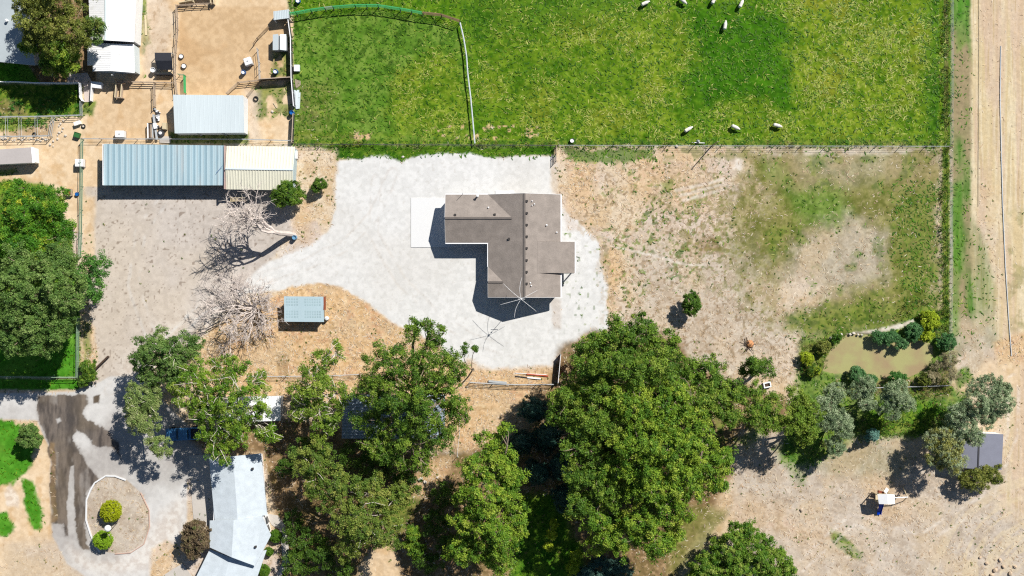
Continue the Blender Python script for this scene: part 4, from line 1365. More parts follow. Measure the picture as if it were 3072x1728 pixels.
weeds('weeds', [(2826, 445, 2846, 930), (2800, 900, 2850, 1010), (2640, 1230, 2830, 1300), (2420, 1030, 2500, 1100), (2560, 1290, 2640, 1330), (2500, 1150, 2560, 1180),
                (960, 431, 1660, 440), (1680, 431, 2840, 438), (0, 262, 60, 285), (250, 305, 282, 345), (2500, 1005, 2600, 1015), (2740, 1130, 2850, 1180), (2840, -10, 2852, 430), (2430, 1290, 2540, 1330)],
      [(60, 104, 22), (96, 140, 34), (140, 170, 48), (170, 178, 66)], 900, 3.4)
tc, tr_ = scatter(TUFD * sstep(.45, .6, fbm(PX, PY, 40, 801, 3)), 52000, 802)
P_t = np.array([C(*q) for q in [(92, 122, 36), (128, 144, 56), (80, 108, 30), (168, 154, 92)]]) * 1.3
tv, tq, tcol = leaves(tc + [0, 0, .1], np.tile([0, 0, 1.0], (len(tc), 1)), 9, np.full(len(tc), .17), .2, P_t[tr_.integers(0, 4, len(tc))], tr_, aspect=.35)
tag(np_mesh('weed_tufts', tv, tq, [LEAF], tcol), 'small green and brown weed tufts dotted over the dry ground', 'weeds', kind='stuff')
weeds('ditch_weeds', [(2822, -100, 2848, 430), (2820, 440, 2848, 1000), (2690, 900, 2850, 1000), (2400, 1010, 2480, 1130), (2560, 1150, 2860, 1200), (2380, 1200, 2480, 1340), (2540, 1250, 2840, 1310), (1680, 430, 2820, 436), (890, 428, 1660, 436)],
      [(40, 84, 18), (66, 112, 26), (104, 140, 38), (136, 150, 54), (120, 116, 54)], 905, 5.5, .8)
weeds('garden_plants', [(112, 285, 242, 348), (0, 300, 75, 345), (0, 355, 150, 380), (200, 272, 244, 300)], [(40, 104, 30), (66, 138, 44), (96, 164, 60)], 901, 6, .7)

# ------------------------------------------------------------------ materials for built things
SHING = mat('shingle', A(167, 156, 147), 0.95, var=0.26, scale=7, bump=0.5)
SHING_G = mat('shingle_slate', A(142, 144, 158), 0.95, var=0.10, scale=9, bump=0.3)
WHITE = mat('white_paint', (0.80, 0.80, 0.80), 0.5, var=0.04, scale=2)
WHITE_METAL = mat('white_metal', (0.80, 0.80, 0.80), 0.45, var=0.07, scale=1.5, spots=((.66, .65, .62), .6, .62))
SIDING = mat('siding', A(196, 196, 196), 0.8, var=0.06)
BLUE_METAL = mat('blue_metal', A(166, 196, 208), 0.45, var=0.16, scale=1.0, stretch=(1, .12, 1), spots=(A(196, 206, 208), .5, .56))
BLUE_METAL2 = mat('pale_blue_metal', A(200, 224, 232), 0.45, var=0.06, scale=1.0, stretch=(1, .12, 1))
ICE_METAL = mat('ice_metal', A(240, 252, 255), 0.5, var=0.06, scale=1.2, stretch=(1.5, .2, 1))
CREAM = mat('cream_metal', A(255, 252, 230), 0.5, var=0.06, scale=1.2)
TAN_TRIM = mat('tan_trim', A(206, 178, 168), 0.7, var=0.15)
CONC = mat('concrete', A(250, 250, 249), 0.85, var=0.03, scale=2)
CONC2 = mat('old_concrete', A(216, 208, 198), 0.9, var=0.10, scale=2.5)
GREY_ROOF = mat('grey_rolled_roof', A(196, 206, 210), 0.85, var=0.08, scale=2)
PALE_ROOF = mat('pale_shingle', A(226, 236, 242), 0.9, var=0.16, scale=8, bump=0.3)
WOOD = mat('weathered_wood', A(206, 186, 164), 0.9, var=0.2, scale=5)
WOOD_L = mat('pale_wood', A(232, 214, 176), 0.85, var=0.12, scale=5)
WOOD_D = mat('dark_wood', A(92, 74, 62), 0.9, var=0.2, scale=5)
STEEL = mat('galvanised', A(200, 204, 206), 0.5, metal=0.0, var=0.12, scale=5)
STEEL_D = mat('dark_steel', A(84, 84, 88), 0.5, metal=0.3, var=0.2, scale=5)
GREEN_P = mat('green_pipe', A(70, 178, 104), 0.5, var=0.12)
GREEN_D = mat('green_plastic', A(60, 122, 66), 0.6, var=0.1)
GREEN_PALE = mat('faded_green_pipe', A(150, 178, 148), 0.6, var=0.15)
BROWN_P = mat('brown_pipe', A(140, 114, 84), 0.7, var=0.2)
BLACK = mat('black_tarp', A(52, 54, 62), 0.6, var=0.2, scale=3)
RUBBER = mat('rubber', (0.02, 0.02, 0.02), 0.8)
BLUE = mat('blue_plastic', A(28, 110, 190), 0.4, var=0.08)
BLUE_SL = mat('blue_slide', A(0, 64, 196), 0.3, var=0.05)
BLUE_C = mat('blue_car_paint', A(84, 150, 205), 0.25, var=0.03, spec=0.6)
GLASS = mat('dark_glass', (0.02, 0.025, 0.03), 0.08, spec=0.8, var=0.02)
RED = mat('faded_red', A(214, 104, 72), 0.7, var=0.2, scale=4)
RUST = mat('rusty_metal', A(160, 86, 58), 0.8, var=0.25, scale=6)
ROCK = mat('rock', A(232, 222, 208), 0.9, var=0.15, scale=6)
POLYW = mat('milky_plastic', (0.80, 0.80, 0.79), 0.4, var=0.03)
WOOL = mat('wool', (0.70, 0.67, 0.60), 0.95, var=0.08, scale=12, bump=0.5)
HOLE = mat('vent_dark', A(70, 66, 64), 0.7)
STRAW = mat('straw', A(238, 214, 150), 0.95, var=0.2, scale=10)
PIPE_G = mat('aluminium_pipe', A(232, 240, 246), 0.4, var=0.06)


def WP(px, py, h=0.0):
    return W(px, py, h)


# ------------------------------------------------------------------ the new house
ho = thing('house', 'new house with brown grey shingle roof and white trim on the bright gravel', 'house', (*G(1571, 740), 0))
xw, xe, xr = -3.53, 7.16, 1.815
xg = -9.81
yn, ys = 13.78, -1.37
yw0, ywr = 6.67, 10.225
e, P_ = 2.75, 0.393
rz = e + P_ * (xe - xr)
wz = e + P_ * (yn - ywr)
xi = xw + (yn - ywr)              # where the wing ridge meets the main slope
gy0, gyr = 3.14, 0.885            # small gable
gz = e + P_ * (gy0 - gyr)
gxi = xw + (gy0 - gyr)
rf = MB()
T = 0.16
# east slope, notched for the porch roof
xf = 3.70
zf = e + P_ * (xe - xf)
py0, py1 = 2.20, 6.81
rf.slab([(xr, ys, rz), (xe, ys, e), (xe, py0 - .02, e), (xf, py0 - .02, zf), (xf, py1 + .02, zf), (xe, py1 + .02, e), (xe, yn, e), (xr, yn, rz)], T)
# west slope with the two gables let in
rf.slab([(xr, yn, rz), (xw + .0, yn, e), (xi, ywr, wz), (xw, yw0, e), (xw, gy0, e), (gxi, gyr, gz), (xw, ys, e), (xr, ys, rz)], T)
# wing
rf.slab([(xg, yn, e), (xg, ywr, wz), (xi, ywr, wz), (xw, yn, e)], T)
rf.slab([(xg, ywr, wz), (xg, yw0, e), (xw, yw0, e), (xi, ywr, wz)], T)
# small gable
rf.slab([(xw, gy0, e), (xw, gyr, gz), (gxi, gyr, gz)], T)
rf.slab([(xw, gyr, gz), (xw, ys, e), (gxi, gyr, gz)], T)
# porch
pz = e - .12
rf.slab([(xf, py0, zf + .02), (9.26, py0, pz), (9.26, py1, pz), (xf, py1, zf + .02)], T)
rfo = rf.build('roof', SHING, ho)
cap = MB()
cap.beam((xr, ys, rz + .02), (xr, yn, rz + .02), .30, .06)
cap.beam((xg, ywr, wz + .02), (xi, ywr, wz + .02), .28, .06)
cap.beam((xw, gyr, gz + .02), (gxi, gyr, gz + .02), .26, .06)
cap.build('ridge_cap', mat('ridge_shingle', A(128, 120, 114), .95, var=.2, scale=9), rfo)
wl = MB()
i_ = .35
wl.prism([(xw + i_, ys + i_), (xe - i_, ys + i_), (xe - i_, yn - i_), (xw + i_, yn - i_)], 0, e - .12)
wl.prism([(xg + i_, yw0 + i_), (xw + i_ - .01, yw0 + i_), (xw + i_ - .01, yn - i_), (xg + i_, yn - i_)], 0, e - .125)
for (xa, ya, xb, yb, xm, ym, zz) in ((xw, ys + i_, xe, ys + i_, xr, ys + i_, rz), (xw, yn - i_, xe, yn - i_, xr, yn - i_, rz), (xg + i_, yw0, xg + i_, yn, xg + i_, ywr, wz), (xw + i_, ys, xw + i_, gy0, xw + i_, gyr, gz)):
    a, b, c = Vector((xa, ya, e - .14)), Vector((xb, yb, e - .14)), Vector((xm, ym, zz - .18))
    n = (b - a).cross(c - a).normalized() * .06
    wl.add([a - n, b - n, c - n, a + n, b + n, c + n], [(0, 2, 1), (3, 4, 5), (0, 1, 4, 3), (1, 2, 5, 4), (2, 0, 3, 5)])
wl.build('wall', SIDING, ho)
MB().box(xe + .002, xe + .17, ys, py0 - .02, e - .17, e - .02).build('gutter', WHITE, ho)
MB().box(xe + .002, xe + .17, py1 + .02, yn, e - .17, e - .02).build('gutter', WHITE, ho)
MB().box(9.262, 9.40, py0, py1, pz - .17, pz - .02).build('gutter', WHITE, ho)
MB().box(xg, xw - .12, yw0 - .16, yw0 - .002, e - .17, e - .02).build('gutter', WHITE, ho)
MB().box(xw - .12, xw - .002, gy0, yw0 - .0, e - .17, e - .02).build('gutter', WHITE, ho)
MB().box(xg, xw, yn + .002, yn + .13, e - .17, e - .02).build('gutter', WHITE, ho)
for (p, q) in (((xw, ys - .02, e - .09), (xr, ys - .02, rz - .09)), ((xr, ys - .02, rz - .09), (xe, ys - .02, e - .09)), ((xw, yn + .02, e - .09), (xr, yn + .02, rz - .09)), ((xr, yn + .02, rz - .09), (xe, yn + .02, e - .09)),
               ((xg - .02, yw0, e - .09), (xg - .02, ywr, wz - .09)), ((xg - .02, ywr, wz - .09), (xg - .02, yn, e - .09)), ((xw - .02, ys, e - .09), (xw - .02, gyr, gz - .09)), ((xw - .02, gyr, gz - .09), (xw - .02, gy0, e - .09))):
    MB().beam(p, q, .03, .2).build('fascia', WHITE, ho)
for y in (py0 + .25, (py0 + py1) / 2, py1 - .25):
    MB().box(9.0, 9.14, y - .07, y + .07, 0, pz - .15).build('porch_post', WHITE, ho)
gd = MB()
gd.box(xg + i_ - .04, xg + i_ - .001, yw0 + 1.0, yn - 1.0, 0.05, 2.3)
gd.build('garage_door', WHITE, ho)


def roof_z(x, y):
    z = e + P_ * (xe - x) if x > xr else e + P_ * (x - xw)
    if x < xi and y > yw0:
        z = max(z if x > xw else 0, e + P_ * (min(yn - y, y - yw0)))
    return z


for (px, py) in [(1580.5, 604), (1580.5, 640), (1580.5, 675), (1580.5, 710), (1580, 745), (1580, 781), (1580, 816), (1580, 851), (1365, 644), (1484, 643), (1527, 716)]:
    x, y, _ = W(px, py, 4.4)
    z = roof_z(x, y)
    v_ = MB()
    v_.obox(x, y, z - .05, z + .13, .24, .24)
    v_.obox(x, y, z + .13, z + .17, .32, .32)
    v_.build('roof_vent', HOLE, ho)
for (px, py, hh, rr2) in [(1465, 622, .35, .07), (1640, 675, .35, .08), (1671, 696, .3, .07), (1596, 604, .3, .06), (1603, 613, .3, .06), (1596, 617, .3, .05), (1591, 849, .3, .06), (1593.5, 857, .35, .06)]:
    x, y, _ = W(px, py, 3.9)
    z = roof_z(x, y)
    v_ = MB()
    v_.lathe(x, y, [(rr2 * 1.9, z - .05), (rr2 * 1.6, z + .06), (rr2, z + .1), (rr2, z + hh)], 10)
    v_.build('vent_pipe', WHITE, ho)
x, y, _ = W(1433, 588, 3.2)
v_ = MB()
v_.lathe(x, y, [(.13, 2.7), (.13, 3.7), (.2, 3.7), (.2, 3.8), (.05, 3.86)], 12)
v_.build('flue', WHITE, ho)
x, y, _ = W(1388, 583, 3.2)
MB().tube([(x, y + .1, 2.6), (x, y + .1, 4.5)], .03, 6).build('service_mast', STEEL, ho)
x, y, _ = W(1529, 582, 3.2)
v_ = MB()
v_.obox(x, y + .12, 2.4, 3.0, .35, .18, .3)
v_.build('meter_box', WHITE, ho)

# slabs round the house
pv = MB()
for (a, b, c, d_) in ((1233, 594, 1470, 742),):
    p, q = G(a, d_), G(c, b)
    pv.box(p[0], q[0], p[1], q[1], -.2, .05)
tag(pv.build('pavement', CONC), kind='structure')
pv = MB()
p, q = G(1486, 590), G(1542, 572)
pv.box(p[0], q[0], p[1], q[1], -.2, .07)
p, q = G(1690, 819), G(1722, 726)
pv.box(p[0], q[0], p[1], q[1], -.2, .07)
tag(pv.build('pavement', CONC), kind='structure')

pv = MB()
pv.prism([G(203, 222), G(262, 218), G(278, 250), G(276, 306), G(254, 306), G(250, 252), G(203, 250)], -.1, .04)
tag(pv.build('pavement', mat('pink_concrete', A(224, 208, 198), .9, var=.06)), kind='structure')

# antenna by the south gable
bx, by = G(1562, 893.5)
an = thing('antenna_mast', 'white star shaped antenna on a mast at the lower gable of the new house', 'antenna', (bx, by, 0))
by2 = by - .12
MB().tube([(bx, by2, 0), (bx, by2, 5), (bx, by2, 8.2)], [.04, .035, .015], 8).build('mast', STEEL, an)
hb = MB()
hb.lathe(bx, by2, [(.05, 7.1), (.12, 7.18), (.12, 7.42), (.05, 7.5)], 12)
hb.build('hub', WHITE, an)
MB().lathe(bx, by2, [(.04, 6.55), (.09, 6.6), (.09, 6.75), (.04, 6.8)], 12).build('collar', WHITE, an)
MB().beam((bx - .45, by2, 6.1), (bx + .6, by2, 6.1), .05, .05).build('crossbar', WHITE, an)
for (px, py, bend) in [(1566, 832, .25), (1510, 851, .05), (1501, 914, 0), (1543, 953, -.25), (1609, 934, 0), (1612, 871, 0)]:
    ex, ey, ez = W(px, py, 7.1)
    pts = []
    dx, dy = ex - bx, ey - by2
    for k in range(7):
        t = k / 6
        pts.append((bx + dx * t + bend * math.sin(math.pi * t) * (-dy) / 3, by2 + dy * t + bend * math.sin(math.pi * t) * dx / 3, 7.3 - .15 * t * t))
    MB().tube(pts, [.022] * 6 + [.012], 6).build('radial', WHITE, an)


# ------------------------------------------------------------------ sheds
def walls_under(corners, inset, drop, m, root, t=None):
    """corners: 3d roof corners; closed walls a little inside them"""
    cx = sum(c[0] for c in corners) / len(corners)
    cy = sum(c[1] for c in corners) / len(corners)
    pts, z = [], []
    for c in corners:
        d = Vector((cx - c[0], cy - c[1]))
        sx = inset if d.x > 0 else -inset
        sy = inset if d.y > 0 else -inset
        pts.append((c[0] + sx, c[1] + sy))
        z.append(c[2] - drop)
    w = MB()
    w.prism(pts, 0, z)
    return w.build('wall', m, root)


sh = thing('long_shed', 'long open shed with striped blue corrugated metal roof', 'shed', (*G(492, 495), 0))
A_, B_, C_, D_ = WP(311, 432, 2.75), WP(673, 436.5, 2.75), WP(673, 556, 2.5), WP(311, 556, 2.5)
NP = 42
for k in range(NP):
    a = Vector(A_).lerp(Vector(B_), k / NP)
    b = Vector(A_).lerp(Vector(B_), (k + .994) / NP)
    d2 = Vector(D_).lerp(Vector(C_), k / NP)
    c2 = Vector(D_).lerp(Vector(C_), (k + .994) / NP)
    o = MB()
    o.ribbed(a, b, c2, d2, 1, .06, .02, .3)
    po = o.build('roof_sheet', BLUE_METAL if k % 2 else BLUE_METAL2, sh)
ps = MB()
w_ = MB()
ax, ay = A_[0] + .3, A_[1] - .25
bx_, by_ = B_[0] - .1, B_[1] - .25
w_.box(ax, bx_, ay - .06, ay, 0, 2.55)
w_.box(ax, ax + .06, D_[1] + .5, ay - .07, 0, 2.4)
w_.build('wall', STEEL, sh)
for k in range(8):
    x = D_[0] + .4 + (C_[0] - D_[0] - .6) * k / 7
    MB().box(x - .07, x + .07, D_[1] + .35, D_[1] + .49, 0, 2.42).build('post', WOOD, sh)
MB().box(D_[0] - .06, D_[0] - .003, D_[1], A_[1], 2.45, 2.82).build('trim', WHITE, sh)
MB().tube([WP(648, 520, 2.85), WP(665, 500, 2.9), WP(668, 497, 3.1)], .025, 6).build('vent_stick', BLUE, sh)

cs = thing('gabled_shed', 'gabled shed with cream corrugated metal roof joined to the blue shed', 'shed', (*G(780, 504), 0))
a, b = WP(680, 438, 2.5), WP(885, 440, 2.5)
r1, r2 = WP(676, 506, 3.25), WP(879, 509, 3.25)
c, d_ = WP(879, 571, 2.4), WP(679, 568, 2.4)
o = MB()
o.ribbed(a, b, r2, r1, 22, .05, .02, .4)
o.build('roof', CREAM, cs)
o = MB()
o.ribbed(r1, r2, c, d_, 24, .06, .02, .45)
o.build('roof', CREAM, cs)
MB().beam((r1[0], r1[1], r1[2] + .06), (r2[0], r2[1], r2[2] + .06), .22, .06).build('ridge_cap', ICE_METAL, cs)
MB().box(a[0] - .28, a[0] - .08, d_[1], a[1], 2.3, 2.95).build('trim', TAN_TRIM, cs)
w = MB()
w.prism([(a[0] + .05, a[1] - .2), (b[0] - .12, b[1] - .2), (c[0] - .1, c[1] + .2), (d_[0] + .05, d_[1] + .2)], 0, 2.3)
p3 = [(b[0] - .14, b[1] - .2, 2.3), (r2[0] - .1, r2[1], 3.15), (c[0] - .12, c[1] + .2, 2.3)]
w.add(p3 + [(q[0] - .1, q[1], q[2]) for q in p3], [(0, 1, 2), (5, 4, 3), (0, 3, 4, 1), (1, 4, 5, 2)])
w.build('wall', BLUE_METAL2, cs)
tk = thing('propane_tank', 'white upright tank against the right end of the cream shed', 'tank', (*G(891, 467), 0))
x, y = G(891, 467)
o = MB()
o.obox(x, y, .15, 1.3, .42, 1.25, 0)
o.build('body', WHITE, tk, bevel=.12)
MB().obox(x, y, 0, .16, .4, 1.1).build('stand', STEEL_D, tk)

bn = thing('barn', 'plain pale blue metal barn roof in the middle of the corral', 'barn', (*G(630, 345), 0))
a, b, c, d_ = WP(519, 284, 3.0), WP(730, 286, 3.0), WP(733, 398, 2.3), WP(524, 400, 2.3)
o = MB()
o.ribbed(a, b, c, d_, 16, .012, .03, .12)
o.build('roof', ICE_METAL, bn)
walls_under([a, b, c, d_], .05, .06, WHITE_METAL, bn)
for x in (.32, .68):
    q = Vector(d_).lerp(Vector(c), x)
    MB().box(q.x - .08, q.x + .08, q.y - .06, q.y + .04, 0, 2.2).build('post', STEEL, bn)

# white barn with its lower gable, top left
wb = thing('white_barn', 'white metal barn running off the top edge with a lower gabled end', 'barn', (*G(355, 80), 0))
a0, r0, b0 = WP(262, -130, 3.3), WP(318, -130, 4.3), WP(414, -130, 3.3)
a1, r1, b1 = WP(295, 121, 3.3), WP(316, 121, 4.2), WP(402, 126, 3.3)
a1 = WP(270, 121, 3.3)
o = MB()
o.ribbed(a0, a1, r1, r0, 40, .012, .03, .3)
o.ribbed(r0, r1, b1, b0, 40, .012, .03, .3)
o.build('roof', WHITE_METAL, wb)
w = MB()
w.prism([(a0[0] + .3, a0[1]), (a1[0] + .3, a1[1] + .2), (b1[0] - .15, b1[1] + .2), (b0[0] - .15, b0[1])], 0, 3.15)
p3 = [(a1[0] + .3, a1[1] + .2, 3.15), (r1[0], r1[1] + .2, 4.1), (b1[0] - .15, b1[1] + .2, 3.15)]
w.add(p3 + [(q[0], q[1] + .15, q[2]) for q in p3], [(2, 1, 0), (3, 4, 5), (0, 1, 4, 3), (1, 2, 5, 4)])
w.build('wall', WHITE_METAL, wb)
MB().beam((r0[0], r0[1], r0[2] + .05), (r1[0], r1[1], r1[2] + .05), .25, .06).build('ridge_cap', ICE_METAL, wb)
q = (b1[0] - .15, G(0, 90)[1])
o = MB()
o.box(q[0] - .02, q[0] + .05, q[1] - .6, q[1] + .6, 1.1, 2.1)
o.build('window', GLASS, wb)
a0, r0, b0 = WP(262, 128, 2.6), WP(333, 131, 3.3), WP(402, 133, 2.6)
a1, r1, b1 = WP(262, 196, 2.6), WP(332, 213, 3.3), WP(404, 219, 2.6)
o = MB()
o.ribbed(a0, a1, WP(332, 196, 3.3), r0, 10, .03, .03, .3)
o.ribbed(WP(278, 196, 2.76), WP(278, 214, 2.76), r1, WP(332, 196, 3.3), 3, .03, .03, .3)
o.ribbed(r0, r1, b1, b0, 13, .03, .03, .3)
o.build('lower_roof', WHITE_METAL, wb)
w = MB()
w.prism([(a0[0] + .3, a0[1]), (WP(278, 212, 2.6)[0] + .1, WP(278, 212, 2.6)[1] + .3), (b1[0] - .1, b1[1] + .3), (b0[0] - .1, b0[1])], 0, 2.5)
p3 = [(WP(278, 212, 2.6)[0] + .1, b1[1] + .45, 2.5), (r1[0], b1[1] + .45, 3.2), (b1[0] - .1, b1[1] + .45, 2.5)]
w.add(p3 + [(q[0], q[1] + .1, q[2]) for q in p3], [(2, 1, 0), (3, 4, 5), (0, 1, 4, 3), (1, 2, 5, 4)])
w.build('lower_wall', ICE_METAL, wb)
x, y, _ = WP(338, 224, 2.5)
MB().tube([(x, y + .3, 2.2), (x, y - .05, 2.2), (x, y - .1, 2.9)], .1, 8).build('stovepipe', STEEL, wb)

gh = thing('house', 'flat grey roofed building cut by the top left edge', 'house', (*G(20, 60), 0))
o = MB()
o.slab([WP(-140, -140, 3.6), WP(60, -140, 3.6), WP(105, 196, 3.2), WP(-140, 172, 3.2)], .2)
o.build('roof', GREY_ROOF, gh)
walls_under([WP(-140, -140, 3.4), WP(60, -140, 3.4), WP(105, 196, 3.1), WP(-140, 172, 3.1)], .6, .1, SIDING, gh)
x, y, _ = WP(21, 62, 3.6)
MB()._lathe(x, y, [(.15, 3.3), (.15, 3.7), (.22, 3.75), (.22, 3.85), (.05, 3.95)], 12).build('roof_vent', WHITE, gh)

# grey shed bottom right
gs = thing('grey_shed', 'grey shingled gable shed behind the silvery trees', 'shed', (*G(2940, 1350), 0))
a, rt, b = WP(2862, 1299, 2.4), WP(2938, 1300, 3.0), WP(3010, 1303, 2.4)
a1, rb, b1 = WP(2856, 1402, 2.4), WP(2934, 1407, 3.0), WP(3005, 1410, 2.4)
o = MB()
o.slab([a, rt, rb, a1], .12)
o.slab([rt, b, b1, rb], .12)
o.build('roof', SHING_G, gs)
w = MB()
w.prism([(a[0] + .2, a[1] - .0), (b[0] - .2, b[1]), (b1[0] - .2, b1[1] + .2), (a1[0] + .2, a1[1] + .2)], 0, 2.25)
p3 = [(a[0] + .2, a[1] + .0, 2.25), (rt[0], rt[1], 2.86), (b[0] - .2, b[1], 2.25)]
w.add(p3 + [(q[0], q[1] - .12, q[2]) for q in p3], [(0, 1, 2), (5, 4, 3), (0, 3, 4, 1), (1, 4, 5, 2)])
w.build('wall', WHITE, gs)
MB().beam((rt[0], rt[1], 3.03), (rb[0], rb[1], 3.03), .22, .05).build('ridge_cap', STEEL_D, gs)

# small blue shed by the widest dead tree
bs = thing('garden_shed', 'small pale blue shed with panelled roof beside the bare tree', 'shed', (*G(910, 928), 0))
a, b, c, d_ = WP(852, 889, 2.3), WP(970, 890, 2.3), WP(972, 966, 2.0), WP(853, 965, 2.0)
o = MB()
o.slab([a, b, c, d_], .08)
o.build('roof', BLUE_METAL2, bs)
pn = MB()
Va, Vb, Vc, Vd = map(Vector, (a, b, c, d_))
for (u0, u1) in ((.05, .38), (.52, .95)):
    for i in range(7 if u0 > .3 else 5):
        n_ = 7 if u0 > .3 else 5
        for (v0, v1) in ((.08, .40), (.56, .88)):
            for j in range(3):
                ua = u0 + (u1 - u0) * i / n_
                ub = ua + (u1 - u0) / n_ * .6
                va = v0 + (v1 - v0) * j / 3
                vb = va + (v1 - v0) / 3 * .6
                f = lambda u, v: Va.lerp(Vb, u).lerp(Vd.lerp(Vc, u), v) + Vector((0, 0, .012))
                pn.add([f(ua, vb), f(ub, vb), f(ub, va), f(ua, va)], [(0, 1, 2, 3)])
pn.build('roof_panels', mat('panel_blue', A(182, 208, 214), .5, var=.2), bs)
MB().box(b[0] + .003, b[0] + .3, c[1] + 1.8, b[1], 1.9, 2.2).build('trim', RUST, bs)
walls_under([a, b, c, d_], .25, .1, mat('shed_wall', A(110, 118, 120), .8), bs)
tk = thing('water_tank', 'white barrel beside the right wall of the small blue shed', 'tank', (*G(982, 955), 0))
x, y = G(982, 955)
MB()._lathe(x, y, [(.28, 0), (.31, .1), (.31, .85), (.24, .98), (.1, 1.0)], 14).build('body', POLYW, tk, smooth=True)
MB()._lathe(x, y, [(.09, 1.0), (.09, 1.06)], 10).build('lid', STEEL, tk)

# metal roofs under the trees
ds = thing('equipment_shed', 'large metal roofed shed with long ribs in the shade of the tall cottonwood', 'shed', (*G(1180, 1250), 0))
a, b, c, d_ = WP(1028, 1184, 3.2), WP(1336, 1184, 3.2), WP(1334, 1318, 2.8), WP(1025, 1316, 2.8)
o = MB()
o.ribbed(a, d_, c, b, 14, .07, .03, .4)
o.build('roof', mat('roof_steel', A(176, 190, 204), .45, var=.12), ds)
walls_under([a, b, c, d_], .3, .12, STEEL, ds)
ws = thing('white_shed', 'white ribbed metal shed half hidden by the sparse cottonwood', 'shed', (*G(745, 1230), 0))
a, b, c, d_ = WP(652, 1192, 2.7), WP(843, 1188, 2.7), WP(842, 1262, 2.4), WP(655, 1268, 2.4)
o = MB()
o.ribbed(a, b, c, d_, 22, .06, .03, .4)
o.build('roof', WHITE_METAL, ws)
walls_under([a, b, c, d_], .2, .1, SIDING, ws)

# pale roofed house bottom left
ph = thing('house', 'angled house with pale blue grey roof at the bottom edge', 'house', (*G(710, 1550), 0))
o = MB()
o.slab([WP(627, 1372, 2.8), WP(699, 1369, 3.6), WP(713, 1559, 3.6), WP(644, 1561, 2.8)], .15)
o.slab([WP(699, 1369, 3.6), WP(783, 1360, 2.8), WP(801, 1545, 2.8), WP(713, 1559, 3.6)], .15)
o.build('roof', PALE_ROOF, ph)
o = MB()
o.slab([WP(629, 1562, 3.0), WP(701, 1560, 3.9), WP(695, 1672, 3.9), WP(629, 1642, 3.0)], .15)
o.slab([WP(701, 1560, 3.9), WP(786, 1548, 3.0), WP(813, 1606, 2.9), WP(765, 1698, 3.0), WP(695, 1672, 3.9)], .15)
o.build('roof', PALE_ROOF, ph)
o = MB()
o.slab([WP(629, 1648, 2.15), WP(690, 1672, 2.55), WP(640, 1870, 2.55), WP(530, 1850, 2.15)], .15)
o.slab([WP(690, 1672, 2.55), WP(800, 1650, 2.1), WP(720, 1880, 2.1), WP(640, 1870, 2.55)], .15)
o.build('roof', PALE_ROOF, ph)
w = MB()
w.prism([(W(636, 1380, 2.8)[0], W(636, 1380, 2.8)[1]), W(774, 1370, 2.8)[:2], W(790, 1550, 2.8)[:2], W(800, 1606, 2.8)[:2], W(756, 1690, 2.8)[:2], W(640, 1640, 2.8)[:2]], 0, 2.6)
w.prism([W(638, 1660, 2)[:2], W(780, 1670, 2)[:2], W(712, 1870, 2)[:2], W(550, 1850, 2)[:2]], 0, 1.98)
w.build('wall', WHITE, ph)
for (px, py) in ((803, 1560), (806, 1585)):
    x, y, _ = W(px, py, 1.6)
    MB().obox(x - .1, y, 1.0, 2.0, .2, .9, .25).build('window', GLASS, ph)
for (px, py) in ((758, 1406), (767, 1640)):
    x, y, _ = W(px, py, 3.2)
    MB().obox(x, y, 3.0, 3.45, .28, .28).build('roof_vent', HOLE, ph)
pv = MB()
pv.prism([G(566, 1366), G(640, 1362), G(650, 1575), G(582, 1575)], -.1, .05)
tag(pv.build('pavement', CONC2), kind='structure')
pv = MB()
P2 = [(796, 1540), (833, 1546), (855, 1576), (864, 1622), (869, 1680), (862, 1702), (840, 1770), (812, 1770), (848, 1684), (844, 1630), (838, 1588), (815, 1574)]
vs = [(*G(*p), .05) for p in P2]
# a strip built from pairs so the bend stays clean
for k in range(5):
    pv.slab([vs[k], vs[k + 1], vs[10 - k], vs[11 - k]] if k < 5 else [], .15)
pv.slab([vs[5], vs[6], vs[7] if False else vs[7], vs[8]] if False else [vs[5], vs[6], vs[7]], .15)
tag(pv.build('pavement', CONC2), kind='structure')
pv = MB()
pv.prism([G(470, 1740), G(520, 1706), G(548, 1690), G(585, 1740), G(560, 1800), G(470, 1800)], -.1, .05)
tag(pv.build('pavement', CONC2), kind='structure')

# kerb of the turning island
kb = thing('island_kerb', 'white stone kerb round the turning island', 'kerb', (*G(262, 1530), 0))
kp = [(300, 1655), (288, 1640), (272, 1602), (259, 1560), (260, 1500), (272, 1470), (285, 1448), (318, 1427), (346, 1428), (378, 1440)]
for i in range(len(kp) - 1):
    p, q = G(*kp[i]), G(*kp[i + 1])
    mm = MB().beam((*p, .06), (*q, .06), .22, .16)
    mm.build('kerb_stone', CONC, kb)
kp2 = [(422, 1478), (447, 1530), (449, 1580), (432, 1632), (392, 1658), (345, 1662)]
for i in range(len(kp2) - 1):
    p, q = G(*kp2[i]), G(*kp2[i + 1])
    MB().beam((*p, .03), (*q, .03), .12, .12).build('edge_brick', mat('pinkish_brick', A(226, 190, 170), .9), kb)
lp = thing('globe_lamp', 'white globe lamp on a thin post in the turning island', 'lamp', (*G(349, 1571), 0))
x, y = G(352, 1568)
x, y = x, y
MB().tube([(x, y, 0), (x, y, 3.4)], .05, 8).build('post', STEEL_D, lp)
MB()._lathe(x, y, [(.12 + 0, 3.3), (.36, 3.45), (.48, 3.7), (.48, 3.9), (.36, 4.15), (.12, 4.28)], 20).build('lamp_globe', POLYW, lp, smooth=True)
MB().beam((x - .4, y, 3.0), (x + .4, y, 3.0), .05).build('crossbar', STEEL_D, lp)

